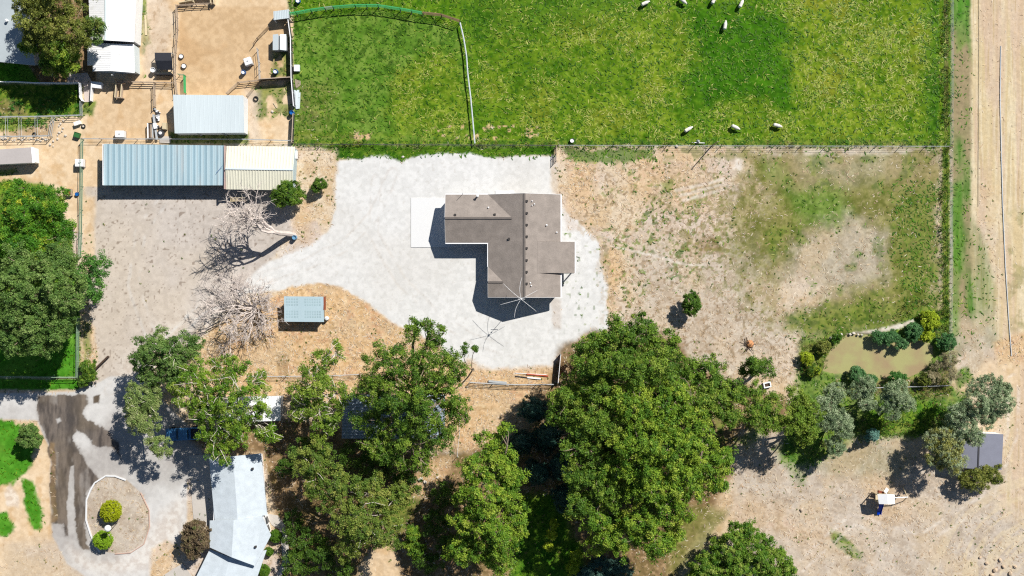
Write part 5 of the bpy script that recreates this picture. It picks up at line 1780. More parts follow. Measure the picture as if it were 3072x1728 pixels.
# ------------------------------------------------------------------ fences
def along(pts, step):
    out = []
    for (a, b) in zip(pts[:-1], pts[1:]):
        a, b = Vector(a), Vector(b)
        n = max(1, round((b - a).length / step))
        for k in range(n):
            out.append(a.lerp(b, k / n))
    out.append(Vector(pts[-1]))
    return out


def fence(name, label, px_pts, h, step=2.6, style='pipe', m=None, mp=None, group=None, cat='fence', r=.03, rails=4, pr=.05):
    m = m or STEEL
    mp = mp or m
    pts = [G(*p) for p in px_pts]
    root = thing(name, label, cat, (pts[0][0], pts[0][1], 0), group=group)
    for q in along(pts, step):
        MB().tube([(q.x, q.y, -.1), (q.x, q.y, h + .05)], pr, 6).build('post', mp, root)
    mb = MB()
    for a, b in zip(pts[:-1], pts[1:]):
        if style == 'panel':
            mb.beam((*a, h / 2), (*b, h / 2), .05, h * .97)
        elif style == 'board':
            for k in range(rails):
                z = h * (k + .6) / rails
                mb.beam((*a, z), (*b, z), .04, .14)
        else:
            for k in range(rails):
                z = h * (k + 1) / rails
                mb.tube([(*a, z), (*b, z)], r, 5)
    mb.build('panel' if style == 'panel' else ('board' if style == 'board' else 'rail'), m, root)
    if style == 'panel':
        t = MB()
        for a, b in zip(pts[:-1], pts[1:]):
            t.beam((*a, h + .04), (*b, h + .04), .12, .05)
        t.build('top_rail', mp, root)
    return root


# round pen: each freestanding panel is a thing of its own
arc = [(868, 48), (892, 44), (936, 36), (978, 30), (1002, 27), (1068, 22), (1102, 22), (1136, 22), (1202, 32), (1236, 38), (1268, 44)]
nm = ['first', 'second', 'third', 'fourth', 'fifth', 'sixth', 'seventh', 'eighth', 'ninth', 'tenth']


def pen_panel(p, q, m, label, group):
    a, b = Vector(G(*p)), Vector(G(*q))
    root = thing('corral_panel', label, 'corral panel', (a.x, a.y, 0), group=group)
    u = (b - a).normalized()
    a = a + u * .03
    b = b - u * .03
    z1 = 1.55
    fr = MB()
    fr.tube([(a.x, a.y, .1), (a.x, a.y, z1)], .035, 6)
    fr.tube([(b.x, b.y, .1), (b.x, b.y, z1)], .035, 6)
    fr.beam((a.x, a.y, z1), (b.x, b.y, z1), .15, .06)
    fr.build('frame', m, root)
    rl = MB()
    for z in (.2, .45, .7, .95, 1.2):
        rl.tube([(a.x, a.y, z), (b.x, b.y, z)], .025, 5)
    rl.build('rail', m, root)
    for c in (a, b):
        n = Vector((-u.y, u.x))
        MB().beam((c.x - n.x * .3, c.y - n.y * .3, .05), (c.x + n.x * .3, c.y + n.y * .3, .05), .05).build('foot', STEEL_D, root)
    return root


for i in range(10):
    pen_panel(arc[i], arc[i + 1], GREEN_P if i not in (3,) else GREEN_PALE, f'{nm[i]} green pipe panel of the curved pen fence from its left end', 'green panels of the curved pen fence')
br_ = [(1270, 44), (1325, 50), (1380, 68)]
for i in range(2):
    pen_panel(br_[i], br_[i + 1], BROWN_P, ['brown pipe panel right beside the green ones', 'brown pipe panel at the corner of the round pen'][i], 'brown panels of the curved pen fence')
fence('pipe_fence', 'long curved pale pipe fence closing the round pen on its right', [(1381, 72), (1392, 120), (1400, 170), (1404, 225), (1413, 300), (1425, 432)], 0.8, 3.0, m=PIPE_G, rails=1, r=.1)

# corral
fence('panel_fence', 'solid white topped panel fence between corral and green pen', [(869, 60), (877, 120), (879, 240), (886, 322)], 1.35, 2.4, 'panel', STEEL_D, WHITE)
fence('panel_fence', 'short lower length of panel fence left of the green pen', [(884, 345), (880, 430)], 1.2, 2.0, 'panel', STEEL_D, WOOD)
fence('panel_fence', 'dark solid fence across the corral ending at the white topped fence', [(784, 243), (876, 237)], 1.5, 2.0, 'panel', WOOD_D, WOOD)
fence('pipe_fence', 'zigzag grey fence from the barn corner to the dark solid fence', [(683, 283), (719, 250), (783, 243)], 1.2, 1.8, 'board', WOOD, WOOD, rails=3)
fence('pipe_fence', 'thin fence slanting down from the dark solid fence to the barn', [(782, 246), (744, 292)], 1.1, 2.2, m=WOOD_D, rails=3, r=.02)
fence('pipe_fence', 'short upright fence beside the white cube tank in the corral', [(776, 150), (781, 190), (783, 240)], 1.3, 1.6, m=STEEL, rails=3)
fence('pipe_fence', 'diagonal grey gate rail below the small metal shelter', [(808, 84), (775, 118), (763, 136)], 1.1, 1.8, 'board', WOOD_D, WOOD, rails=2)
fence('pipe_fence', 'long weathered fence down the left side of the sandy corral', [(533, 20), (536, 90), (530, 160), (528, 230), (534, 283)], 1.2, 2.0, 'board', WOOD, WOOD, rails=3)
fence('pipe_fence', 'timber fence above the pale barn ending at the dirt track', [(355, 247), (468, 250), (530, 251)], 1.2, 2.0, 'board', WOOD, WOOD, rails=3)
fence('pipe_fence', 'timber fence dropping from the corner above the metal scrap', [(467, 252), (468, 322)], 1.2, 1.6, 'board', WOOD, WOOD, rails=3)
fence('feeder_fence', 'weathered feeder fence at the top edge of the corral', [(537, 20), (590, 16), (642, 14)], 1.1, 1.3, 'board', WOOD, WOOD, rails=3)
fence('pipe_fence', 'small square pipe pen at the upper left of the pale barn', [(540, 226), (558, 228)], 1.2, 1.0, m=GREEN_PALE, rails=3, r=.025)
fence('green_gate', 'bright green pipe gate above the pale barn', [(558, 230), (559, 281)], 1.2, 2.5, m=GREEN_P, rails=5, r=.045, cat='gate')
fence('wire_fence', 'thin wire fence running above the long blue shed', [(252, 418), (360, 419), (520, 419), (745, 420), (882, 424)], 1.2, 3.0, m=STEEL, mp=WOOD, rails=4, r=.02)
fence('pipe_fence', 'green pipe fence along the left side of the dirt yard', [(252, 420), (250, 560), (248, 700), (245, 770)], 1.3, 3.0, m=GREEN_PALE, rails=4, r=.04)
fence('pipe_fence', 'green pipe fence at the right side of the left lawn', [(240, 955), (239, 1040), (238, 1130)], 1.3, 2.8, m=GREEN_PALE, rails=4, r=.04)
fence('pipe_fence', 'green pipe fence along the lower edge of the left lawn', [(-120, 1128), (60, 1129), (238, 1131)], 1.3, 2.8, m=GREEN_PALE, rails=4, r=.04)
fence('picket_fence', 'white fence between the dark yard and the garden', [(-100, 248), (60, 249), (110, 252), (205, 253)], 1.0, 2.0, 'panel', WHITE, WHITE)
fence('picket_fence', 'white corner fence down the right of the garden', [(206, 253), (246, 252), (247, 295), (254, 306)], 1.0, 1.6, 'panel', WHITE, WHITE)
fence('picket_fence', 'short white fence piece beside the white cooler box', [(282, 248), (279, 305)], .9, 1.4, 'panel', WHITE, WHITE)
fence('chain_fence', 'grey pipe fence below the garden', [(-100, 354), (120, 352), (250, 348), (249, 308)], 1.2, 2.6, m=STEEL, rails=3, r=.035)
# chain link run below the garden
fence('dog_run', 'long chain link run with cross bars below the garden', [(168, 354), (158, 410), (80, 412), (-100, 413)], 1.5, 2.2, m=STEEL, rails=3, r=.035, cat='kennel')
for i, x in enumerate((30, 70, 118)):
    fence('run_divider', ['cross bar divider of the dog run nearest the left edge', 'cross bar divider in the middle of the dog run', 'cross bar divider nearest the dog run gate'][i], [(x, 356), (x + 1, 411)], 1.5, 2.8, m=STEEL, rails=2, r=.03, group='dividers of the dog run')

# field fences
fence('wire_fence', 'wire fence between the green pasture and the gravel pad', [(886, 434), (1200, 436), (1420, 437), (1668, 438)], 1.1, 3.6, m=STEEL_D, mp=WOOD_D, rails=4, r=.014, pr=.05)
fence('wire_fence', 'wire fence between the green pasture and the bare back yard', [(1674, 438), (2000, 439), (2400, 440), (2848, 441)], 1.1, 4.0, m=STEEL, mp=WOOD_D, rails=3, r=.014, pr=.05)
fence('wire_fence', 'thin wire fence along the ditch from the top edge to the pasture corner', [(2850, -120), (2850, 150), (2849, 436)], 1.2, 4.0, m=STEEL, mp=WOOD, rails=3, r=.02, pr=.05)
fence('wire_fence', 'thin wire fence along the ditch down to the pond', [(2849, 445), (2848, 700), (2846, 1000), (2844, 1150)], 1.2, 4.0, m=STEEL, mp=WOOD, rails=3, r=.02, pr=.05)
fence('wire_fence', 'low wire fence crossing below the pond', [(2842, 1155), (2700, 1160), (2620, 1162)], 1.1, 3.5, m=STEEL, mp=WOOD, rails=3, r=.02)
fence('board_fence', 'short grey board fence at the corner between gravel pad and back yard', [(1669, 440), (1668, 484)], 1.3, 1.4, 'board', WOOD, WOOD, rails=4)
fence('pipe_fence', 'wire fence behind the orange dry grass left of the tall cottonwood', [(745, 1128), (860, 1128), (1000, 1126), (1080, 1122)], 1.1, 3.4, m=STEEL, mp=WOOD_D, rails=4, r=.025)
fence('pipe_fence', 'grey pipe fence at the lower end of the gravel pad', [(1410, 1146), (1480, 1150), (1560, 1153), (1660, 1152)], 1.1, 3.0, m=STEEL, mp=STEEL, rails=4, r=.04)
fence('wire_fence', 'thin fence line right of the curved garden beside the poplar', [(1380, 1180), (1380, 1290), (1372, 1370)], 1.1, 3.0, m=STEEL, mp=WOOD_D, rails=3, r=.02)

# leaning gates and scrap by the lower gravel edge
g = thing('leaning_gate', 'rusty sheet gate standing at the lower right corner of the gravel pad', 'gate', (*G(1680, 1100), 0))
p, q = G(1681, 1062), G(1673, 1146)
MB().beam((*p, .7), (*q, .7), .05, 1.3).build('sheet', RUST, g)
MB().tube([(*p, 0), (*p, 1.6)], .06).build('post', STEEL, g)
MB().tube([(*q, 0), (*q, 1.6)], .06).build('post', STEEL, g)
MB().tube([(*p, 1.42), (*q, 1.42)], .05).build('top_rail', WHITE, g)


def bar(name, label, a, b, z, w, m, cat, group=None, h=None, end=None):
    p, q = G(*a), G(*b)
    o = MB().beam((*p, z), (*q, z), w, h or w).build(name, m)
    if end:
        pass
    return tag(o, label, cat, group)


bar('steel_bar', 'red painted bar lying above the pipes by the lower gravel edge', (1580, 1122), (1645, 1128), .1, .16, RED, 'bar')
bar('steel_bar', 'white pipe lying below the red bar by the gravel edge', (1582, 1132), (1622, 1136), .08, .2, WHITE, 'pipe')
bar('steel_bar', 'dark pipe at the left end of the lying scrap', (1546, 1128), (1580, 1132), .08, .12, STEEL_D, 'pipe')
bar('steel_bar', 'thin pale pipe lying along the top of the scrap row', (1545, 1119), (1640, 1124), .06, .08, WHITE, 'pipe')
bar('culvert_pipe', 'grey pipe lying along the fence below the gravel pad', (1466, 1143), (1520, 1148), .18, .3, STEEL, 'pipe')
bar('timber_beam', 'dark beam lying diagonally beside the shrub at the lane', (329, 1068), (288, 1108), .5, .22, WOOD_D, 'beam', h=.5)
bar('plank', 'pale plank lying on the sand beside the white barn', (436, 46), (439, 106), .05, .3, WOOD_L, 'plank', h=.06)
bar('plank', 'pale plank leaning on the solid corral fence', (828, 236), (860, 234), .1, .25, WOOD_L, 'plank', h=.08)
bar('plank', 'light plank lying in the weeds right of the pale barn', (821, 308), (831, 324), .05, .2, WOOD_L, 'plank', h=.06)

# irrigation pipes on the stubble
for i, (ps_, w, lb) in enumerate([([(3002, 138), (3000, 300), (3004, 480), (3008, 620), (3016, 800), (3026, 960), (3034, 1066)], .05, 'long pale irrigation pipe lying down the stubble field'),
                                  ([(2936, -100), (2936, 200), (2934, 620)], .02, 'thin dark hose along the edge of the stubble field')]):
    root = thing('irrigation_pipe', lb, 'pipe', (*G(*ps_[0]), 0))
    pp = [(*G(*p), .045) for p in ps_]
    for a, b in zip(pp[:-1], pp[1:]):
        MB().tube([a, b], w if i else .065, 8).build('pipe_length', PIPE_G if not i else STEEL_D, root)
    if not i:
        for q in pp[1:]:
            MB()._lathe(q[0], q[1], [(.08, .0), (.08, .09), (.04, .12)], 8).build('coupling', PIPE_G, root)

# ------------------------------------------------------------------ small metal shelters
s1 = thing('metal_shelter', 'small white shelter with ribbed metal roof at the green fence end', 'shelter', (*G(845, 46), 0))
a, b, c, d_ = WP(820, 34, 1.9), WP(866, 28, 1.9), WP(868, 54, 1.6), WP(821, 60, 1.6)
MB().ribbed(a, b, c, d_, 9, .03, .03, .35).build('roof', ICE_METAL, s1)
o = MB()
o.slab([tuple(Vector(q) - Vector((0, 0, .06))) for q in (a, b, c, d_)], .06)
o.build('frame', WHITE, s1)
for q in (a, b, c, d_):
    dx = .1 if q[0] < b[0] - 1 else -.1
    MB().box(q[0] + dx - .05, q[0] + dx + .05, q[1] - .05, q[1] + .05, 0, q[2] - .1).build('leg', WHITE, s1)
w = MB()
w.prism([(a[0] + .1, a[1] - .1), (b[0] - .1, b[1] - .1), (c[0] - .1, c[1] + .5), (d_[0] + .1, d_[1] + .5)], 0, 1.5)
w.build('wall', STEEL_D, s1)
s2 = thing('metal_shelter', 'tall double white metal hutch with a dark gap down its middle', 'shelter', (*G(843, 135), 0))
x, y = G(845, 134)
for sgn, x0, x1 in ((-1, -1.0, -.12), (1, .12, 1.0)):
    o = MB()
    c_ = math.cos(-.08)
    z0, z1 = (1.5, 1.8) if sgn < 0 else (1.8, 1.5)
    o.slab([(x + x0, y - 1.15, z0), (x + x1, y - 1.2, z1), (x + x1, y + 1.2, z1), (x + x0, y + 1.15, z0)], .06)
    o.build('roof', ICE_METAL, s2)
MB().box(x - .95, x + .95, y - 1.05, y + 1.05, 0, 1.45).build('wall', STEEL, s2)

# black tarp pen
tp = thing('tarp_shelter', 'low shelter under a black tarp left of the corral fence', 'shelter', (*G(490, 190), 0))
a, b, m1, m2, c, d_ = WP(464, 158, 1.5), WP(513, 158, 1.5), WP(516, 182, 1.75), WP(465, 182, 1.75), WP(518, 210, 1.2), WP(472, 208, 1.2)
o = MB()
o.slab([a, b, m1, m2], .04)
o.slab([m2, m1, c, d_], .04)
o.build('tarp', BLACK, tp)
for q in (a, b, c, d_):
    MB().box(q[0] - .04, q[0] + .04, q[1] - .04, q[1] + .04, 0, q[2] - .05).build('pole', STEEL, tp)
p = G(497, 220)
MB().box(p[0] - 1.15, p[0] + 1.1, p[1] - .12, p[1] + .12, .5, .6).build('board', WOOD_L, tp)
MB().box(p[0] - 1.3, p[0] + 1.2, p[1] - .35, p[1] - .2, 0, .9).build('skirt', BLACK, tp)


def barrel(label, px, py, r, h, m, cat='barrel', open_=True, group=None, water=None, name='barrel'):
    x, y = G(px, py)
    root = thing(name, label, cat, (x, y, 0), group=group)
    o = MB()
    o._lathe(x, y, [(r * .94, 0), (r, h * .1), (r, h * .5), (r * 1.03, h * .52), (r, h * .55), (r, h), (r * .9, h + .01), (r * .86, h * .8), (.01, h * .78)], 18)
    o.build('body', m, root, smooth=False)
    if water:
        MB()._lathe(x, y, [(r * .85, h * .80), (r * .85, h * .83)], 18).build('water', water, root)
    return root


barrel('blue rimmed barrel below the white cube tank in the corral', 733, 219, .32, .8, BLUE, water=POLYW)
barrel('blue rimmed barrel in the weeds at the right of the corral', 829, 217, .34, .8, BLUE, water=POLYW)
barrel('blue rimmed barrel at the top edge beside the pasture', 896, 5, .34, .7, BLUE, water=POLYW)
barrel('blue barrel at the gap in the fence right of the weeds', 878, 340, .32, .9, BLUE, water=BLUE)
barrel('blue barrel at the foot of the leaning dead tree', 886, 713, .34, .9, mat('sky_plastic', A(120, 170, 204), .5))
barrel('small blue bucket beside the wooden planter box', 233, 583, .28, .4, BLUE, 'bucket', water=BLUE, name='bucket')
barrel('dark tub holding white lid upper one by the corral fence', 545, 170, .36, .35, STEEL_D, 'tub', water=POLYW, name='feed_tub')
barrel('dark tub lower one by the corral fence', 553, 199, .38, .35, STEEL_D, 'tub', water=POLYW, name='feed_tub')
barrel('white bucket at the lower left corner of the black tarp', 464, 213, .38, .9, POLYW, 'bucket', name='bucket')
barrel('dark tub with white feed standing in the pasture beside the wire fence', 1716, 423, .34, .4, STEEL_D, 'tub', water=POLYW, name='feed_tub')


def tote(label, px, py, a, lx=1.2, ly=1.0, h=1.1, group='white cube tanks'):
    x, y = G(px, py)
    root = thing('tote_tank', label, 'tank', (x, y, 0), group=group)
    MB().obox(x, y, 0, .12, lx + .04, ly + .04, a).build('pallet', WOOD, root)
    MB().obox(x, y, .13, h, lx, ly, a).build('body', POLYW, root, bevel=.1)
    MB()._lathe(x, y, [(.13, h - .01), (.13, h + .05), (.05, h + .07)], 12).build('lid', STEEL, root)
    c = MB()
    cs_, sn = math.cos(a), math.sin(a)
    for z in (.35, .65, .95):
        qs = [(-lx / 2 - .02, -ly / 2 - .02), (lx / 2 + .02, -ly / 2 - .02), (lx / 2 + .02, ly / 2 + .02), (-lx / 2 - .02, ly / 2 + .02)]
        qs = [(x + u * cs_ - v * sn, y + u * sn + v * cs_, z) for u, v in qs]
        for i in range(4):
            c.tube([qs[i], qs[(i + 1) % 4]], .015, 4)
    c.build('cage', STEEL, root)
    return root


tote('white cube tank turned at an angle in the sandy corral', 748, 188, R(20), 1.1, 1.1)
tote('white cube tank above the left end of the long blue shed', 366, 405, 0, 1.35, 1.0)
tote('white cube tank standing on the green pipe fence line', 245, 491, 0, 1.2, 1.15)
cb = thing('chest_freezer', 'white chest beside the white barn end', 'freezer', (*G(297, 258), 0))
x, y = G(297, 258)
MB().obox(x, y, 0, .8, 1.3, .85, R(-6)).build('body', WHITE, cb)
MB().obox(x, y, .81, .9, 1.36, .9, R(-6)).build('lid', WHITE, cb)
cb = thing('cooler_box', 'white tilted box near the tyre on the sand', 'box', (*G(236, 371), 0))
x, y = G(236, 371)
MB().obox(x, y, 0, .55, .95, .5, R(20)).build('body', POLYW, cb, bevel=.06)
MB().obox(x, y, .56, .62, .99, .54, R(20)).build('lid', POLYW, cb)
cb = thing('green_crate', 'green plastic crate on the sand below the tyre', 'crate', (*G(234, 406), 0))
x, y = G(234, 406)
o = MB()
for k in range(4):
    dx, dy = ((-.4, 0), (.4, 0), (0, -.36), (0, .36))[k]
    o.obox(x + dx * math.cos(-.3) - dy * math.sin(-.3), y + dx * math.sin(-.3) + dy * math.cos(-.3), 0, .6, .05 if dy == 0 else .8, .74 if dy == 0 else .05, -.3)
o.build('side', GREEN_D, cb)
MB().obox(x, y, .3, .52, .72, .64, -.3).build('fill', GREEN_D, cb)
cb = thing('flat_box', 'white flat box leaning on the outside of the corral fence', 'box', (*G(891, 206), 0))
x, y = G(892, 206)
MB().obox(x, y, .0, .5, .85, 1.0, 0).build('body', ICE_METAL, cb, bevel=.05)
MB().obox(x, y, .505, .56, .8, .95, 0).build('lid', WHITE, cb)


def tyre(label, px, py, ro=.34, fill=None):
    x, y = G(px, py)
    root = thing('tyre', label, 'tyre', (x, y, 0), group='old tyres lying about')
    o = MB()
    pts = [(x + (ro - .1) * math.cos(t), y + (ro - .1) * math.sin(t), .11) for t in np.linspace(0, 2 * math.pi, 21)]
    o.tube(pts, .1, 8, cap=False)
    o.build('rubber_ring', RUBBER, root, smooth=True)
    if fill:
        MB()._lathe(x, y, [(ro * .5, .02), (ro * .5, .14)], 14).build('hub', fill, root)


tyre('old tyre with pale centre beside the white box on the sand', 251, 379, .34, ROCK)
tyre('old tyre lying inside the dog run', 104, 404, .36)
tyre('weathered tyre half grown over right of the pale barn', 768, 297, .42)

# white trailer at left edge
tr = thing('box_trailer', 'long flat white box trailer at the left edge', 'trailer', (*G(40, 470), 0))
o = MB()
o.slab([WP(-60, 452, 2.0), WP(92, 442, 2.0), WP(97, 488, 2.0), WP(-60, 496, 2.0)], .12)
o.build('roof', mat('trailer_top', A(206, 198, 194), .8, var=.08), tr)
w = MB()
w.prism([W(-58, 453, 2)[:2], W(90, 444, 2)[:2], W(95, 487, 2)[:2], W(-58, 494, 2)[:2]], .4, 1.88)
w.build('body', WHITE, tr)
MB().slab([WP(92.5, 441, 2.03), WP(103, 443, 1.9), WP(106, 487, 1.9), WP(97.5, 489, 2.03)], 1.4).build('ramp', WHITE, tr)
for py in (455, 484):
    x, y, _ = WP(40, py, .4)
    MB().tube([(x, y - .1, .35), (x, y + .1, .35)], .35, 14).build('wheel', RUBBER, tr)

# hay feeder, benches, crates
hf = thing('hay_feeder', 'long wooden hay feeder frame below the white barn', 'feeder', (*G(358, 271), 0))
for dx, nm_ in ((-.42, 'side'), (.42, 'side')):
    p, q = W(352, 250, .9), W(346, 292, .9)
    MB().beam((p[0] + dx + .25, p[1], .95), (q[0] + dx + .35, q[1], .95), .12, .12).build('rail', WOOD_L, hf)
    MB().beam((p[0] + dx + .25, p[1], .45), (q[0] + dx + .35, q[1], .45), .06, .5).build('side_board', WOOD, hf)
p, q = W(346, 292, .9), W(368, 293, .9)
MB().beam((p[0], p[1], .5), (q[0], q[1], .5), .08, .9).build('end_board', WOOD, hf)
p, q = W(352, 250, .9), W(372, 248, .9)
MB().beam((p[0], p[1], .5), (q[0], q[1], .5), .08, .9).build('end_board', WOOD, hf)

bt = thing('slatted_frame', 'white slatted wooden frame standing on the dirt below the cream shed', 'frame', (*G(713, 610), 0))
p = WP(712, 598, 1.1)
o = MB()
for k in range(2):
    yy = p[1] + .22 - k * .4
    o.beam((p[0] - 1.1, yy - (.0 if k == 0 else .12), 1.1), (p[0] + 1.15, yy, 1.1), .08, .08)
o.build('rail', WOOD_L, bt)
sl_ = MB()
for k in range(6):
    sl_.beam((p[0] - 1.0 + k * .2, p[1] - .25, 1.05), (p[0] - .95 + k * .2, p[1] + .22, 1.05), .1, .04)
sl_.build('slat', WOOD_L, bt)
MB().obox(p[0] + .1, p[1] - .1, .55, .95, 2.0, .5, .03).build('body', WOOD_D, bt)
for dx in (-.95, 1.05):
    for dy in (-.3, .2):
        MB().box(p[0] + dx - .04, p[0] + dx + .04, p[1] + dy - .04, p[1] + dy + .04, 0, 1.05).build('leg', WOOD, bt)

pl = thing('planter_box', 'square wooden planter box near the green pipe fence', 'planter', (*G(208, 578), 0))
x, y = G(208, 578)
o = MB()
for dx, dy, lx, ly in ((-.5, 0, .1, 1.0), (.5, 0, .1, 1.0), (0, -.5, .9, .1), (0, .5, .9, .1)):
    o.obox(x + dx, y + dy, 0, .6, lx, ly)
o.build('side', WOOD, pl)
MB().obox(x, y, 0, .4, .88, .88).build('soil', RUST, pl)
pl = thing('planter_box', 'small white box planter left of the pond', 'planter', (*G(2300, 1154), 0))
x, y = G(2300, 1154)
o = MB()
a = R(12)
for dx, dy, lx, ly in ((-.48, 0, .16, .8), (.48, 0, .16, .8), (0, -.33, .8, .16), (0, .33, .8, .16)):
    o.obox(x + dx * math.cos(a) - dy * math.sin(a), y + dx * math.sin(a) + dy * math.cos(a), 0, .5, lx, ly, a)
o.build('side', WHITE, pl)
MB().obox(x, y, 0, .25, .8, .5, a).build('soil', WOOD_D, pl)

# wooden feed boxes at the top edge of the corral
fb = thing('feed_box', 'open pale wooden feed box at the top edge of the corral', 'feed box', (*G(610, 2), 0))
for (a, b) in (((540, 12), (584, 4)), ((584, 4), (584, 10)), ((634, -20), (636, 16)), ((642, -20), (646, 16)), ((560, -4), (632, -2))):
    p, q = G(*a), G(*b)
    MB().beam((*p, .45), (*q, .45), .1, .8).build('side', WOOD_L, fb)

# wheeled implement and scrap pile left of the pale barn
im = thing('wheel_implement', 'grey wheeled farm implement in the scrap left of the pale barn', 'implement', (*G(480, 400), 0))
x, y = G(485, 401)
MB()._lathe(x, y, [(.5, .05), (.55, .3), (.5, .55)], 18).build('wheel', STEEL_D, im)
MB()._lathe(x, y, [(.24, .55), (.22, .72), (.1, .75)], 14).build('hub', WHITE, im)
p, q = G(463, 345), G(474, 420)
MB().beam((*p, .4), (*q, .4), .3, .2).build('drawbar', STEEL, im)
MB().beam((G(468, 372)[0], G(468, 372)[1], .6), (G(471, 388)[0], G(471, 388)[1], .6), .45, .4).build('body', WHITE, im)
MB().beam((G(480, 418)[0], G(480, 418)[1], .1), (G(512, 420)[0], G(512, 420)[1], .1), 1.0, .1).build('plate', CONC2, im)
im = thing('scrap_rack', 'white rack of long metal parts beside the farm implement', 'rack', (*G(452, 400), 0))
for k, (dx, m_) in enumerate(((448.5, WHITE), (453, WOOD_D), (457, WOOD), (461, STEEL))):
    p, q = G(dx, 372), G(dx + 1, 417)
    MB().beam((*p, .8 - k * .1), (*q, .8 - k * .1), .16, .1).build('bar', m_, im)
for px in (372, 416):
    p, q = G(447, px), G(463, px)
    MB().beam((*p, .4), (*q, .4), .08, .8).build('support', STEEL_D, im)
rs_ = random.Random(4)
for k in range(9):
    px, py = 468 + rs_.uniform(-6, 8), 328 + k * 6.5
    o = MB()
    a = rs_.uniform(0, 3)
    o.obox(*G(px, py), 0, rs_.uniform(.15, .5), rs_.uniform(.3, .7), rs_.uniform(.12, .3), a)
    o.obox(*G(px + 3, py + 2), 0.05, rs_.uniform(.2, .45), rs_.uniform(.1, .2), rs_.uniform(.4, .8), a + .5)
    tag(o.build('scrap_metal', [STEEL, WHITE, STEEL_D][k % 3]), ['grey', 'white', 'dark'][k % 3] + ' piece of scrap metal in the pile left of the pale barn', 'scrap', 'scrap metal left of the pale barn')
bx_ = MB()
x, y = G(497, 380)
cbx = thing('pale_crate', 'pale yellow crate standing between the farm implement and the pale barn', 'crate', (x, y, 0))
MB().obox(x, y, 0, .75, .6, 1.0).build('body', WOOD_L, cbx)
MB().obox(x, y, .76, .8, .5, .9).build('lid', WOOD_L, cbx)

# corrugated sheets and lumber outside the corral fence
cs2 = thing('metal_sheet_stack', 'stack of long corrugated metal sheets outside the white topped fence', 'metal sheets', (*G(892, 298), 0))
for k, (dx, zz) in enumerate(((0, .06), (4, .14))):
    a, b, c, d_ = [(*G(px + dx, py), zz) for px, py in ((881, 270 + k * 8), (898, 270 + k * 8), (896, 314 + k * 12), (884, 316 + k * 12))]
    MB().ribbed(a, b, c, d_, 4, .05, .02, .5).build('sheet', ICE_METAL, cs2)
for k in range(6):
    a, b = (886 + k * 3, 238 + k), (889 + k * 2.4, 266 - k * 2)
    bar('lumber_board', 'grey board of the loose lumber above the corrugated sheets', a, b, .05 + .03 * (k % 2), .09, WOOD, 'board', 'loose lumber outside the corral fence', h=.05)

# stones
rk = random.Random(8)


def stone(px, py, s_, label, group, m=None, z=0.0):
    x, y = G(px, py)
    b = bpy.data.meshes.new('stone')
    import bmesh
    bm = bmesh.new()
    bmesh.ops.create_icosphere(bm, subdivisions=2, radius=1.0)
    for v in bm.verts:
        k = 1 + .28 * (rk.random() - .5)
        v.co = Vector((v.co.x * s_ * k, v.co.y * s_ * k * .8, v.co.z * s_ * .6 * k))
    bm.to_mesh(b)
    bm.free()
    b.materials.append(m or ROCK)
    o = bpy.data.objects.new('stone', b)
    CO.objects.link(o)
    o.location = (x, y, s_ * .3 + z)
    o.rotation_euler = (0, 0, rk.uniform(0, 3))
    return tag(o, label, 'stone', group)


for (px, py) in [(176, 358), (190, 362), (182, 372), (189, 385), (178, 398), (197, 407), (173, 417), (151, 434), (160, 439), (177, 378), (186, 394), (173, 405), (160, 424)]:
    stone(px, py, rk.uniform(.13, .24), 'white stone strewn on the sand at the end of the dog run', 'white stones at the end of the dog run')
for px in list(range(4, 150, 7)):
    stone(px + rk.uniform(-2, 2), 418 + rk.uniform(-3, 5), rk.uniform(.12, .24), 'white stone in the row along the foot of the dog run', 'white stones along the dog run')
for (px, py, s_) in [(2550, 1003, .22), (2561, 1000, .26), (2574, 1004, .2), (2586, 1005, .24), (2503, 1010, .2), (2512, 1008, .27), (2524, 1003, .22), (2491, 1013, .18)]:
    stone(px, py, s_, 'pale rock lining the upper pond bank', 'pale rocks on the upper pond bank')
for (px, py, s_) in [(2960, 1690, .3), (2985, 1710, .4), (3010, 1700, .3), (2975, 1725, .35), (3030, 1720, .35), (2940, 1672, .25), (3000, 1680, .3), (3045, 1700, .3)]:
    stone(px, py, s_, 'pale rubble block in the heap at the bottom right corner', 'rubble heap at the bottom right', mat('tan_rock', A(226, 200, 170), .9, var=.2, scale=5))
stone(1209, 471, .22, 'white stone at the upper edge of the gravel pad', None)
stone(817, 335, .22, 'pale stone in the weeds right of the pale barn', None)
stone(2030, 439, .25, 'white stone in the line of the pasture fence', None)
stone(116, 230 + 0, .2, 'pale stone at the foot of the bright green tree', None) if False else None
stone(315, 1595, .2, 'white stone between the two clipped round bushes', None)
stone(288, 1578, .16, 'small yellowish stone left of the lime clipped bush', None, WOOD_L)
stone(2404, 1530, .3, 'brown rock alone on the tan ground left of the play set', None, WOOD)
for (px, py, s_) in [(1262, 1438, .4), (1275, 1446, .3), (1283, 1418, .25), (1312, 1432, .2)]:
    stone(px, py, s_, 'white lump on the bare ground left of the poplar column', 'white lumps left of the poplar')

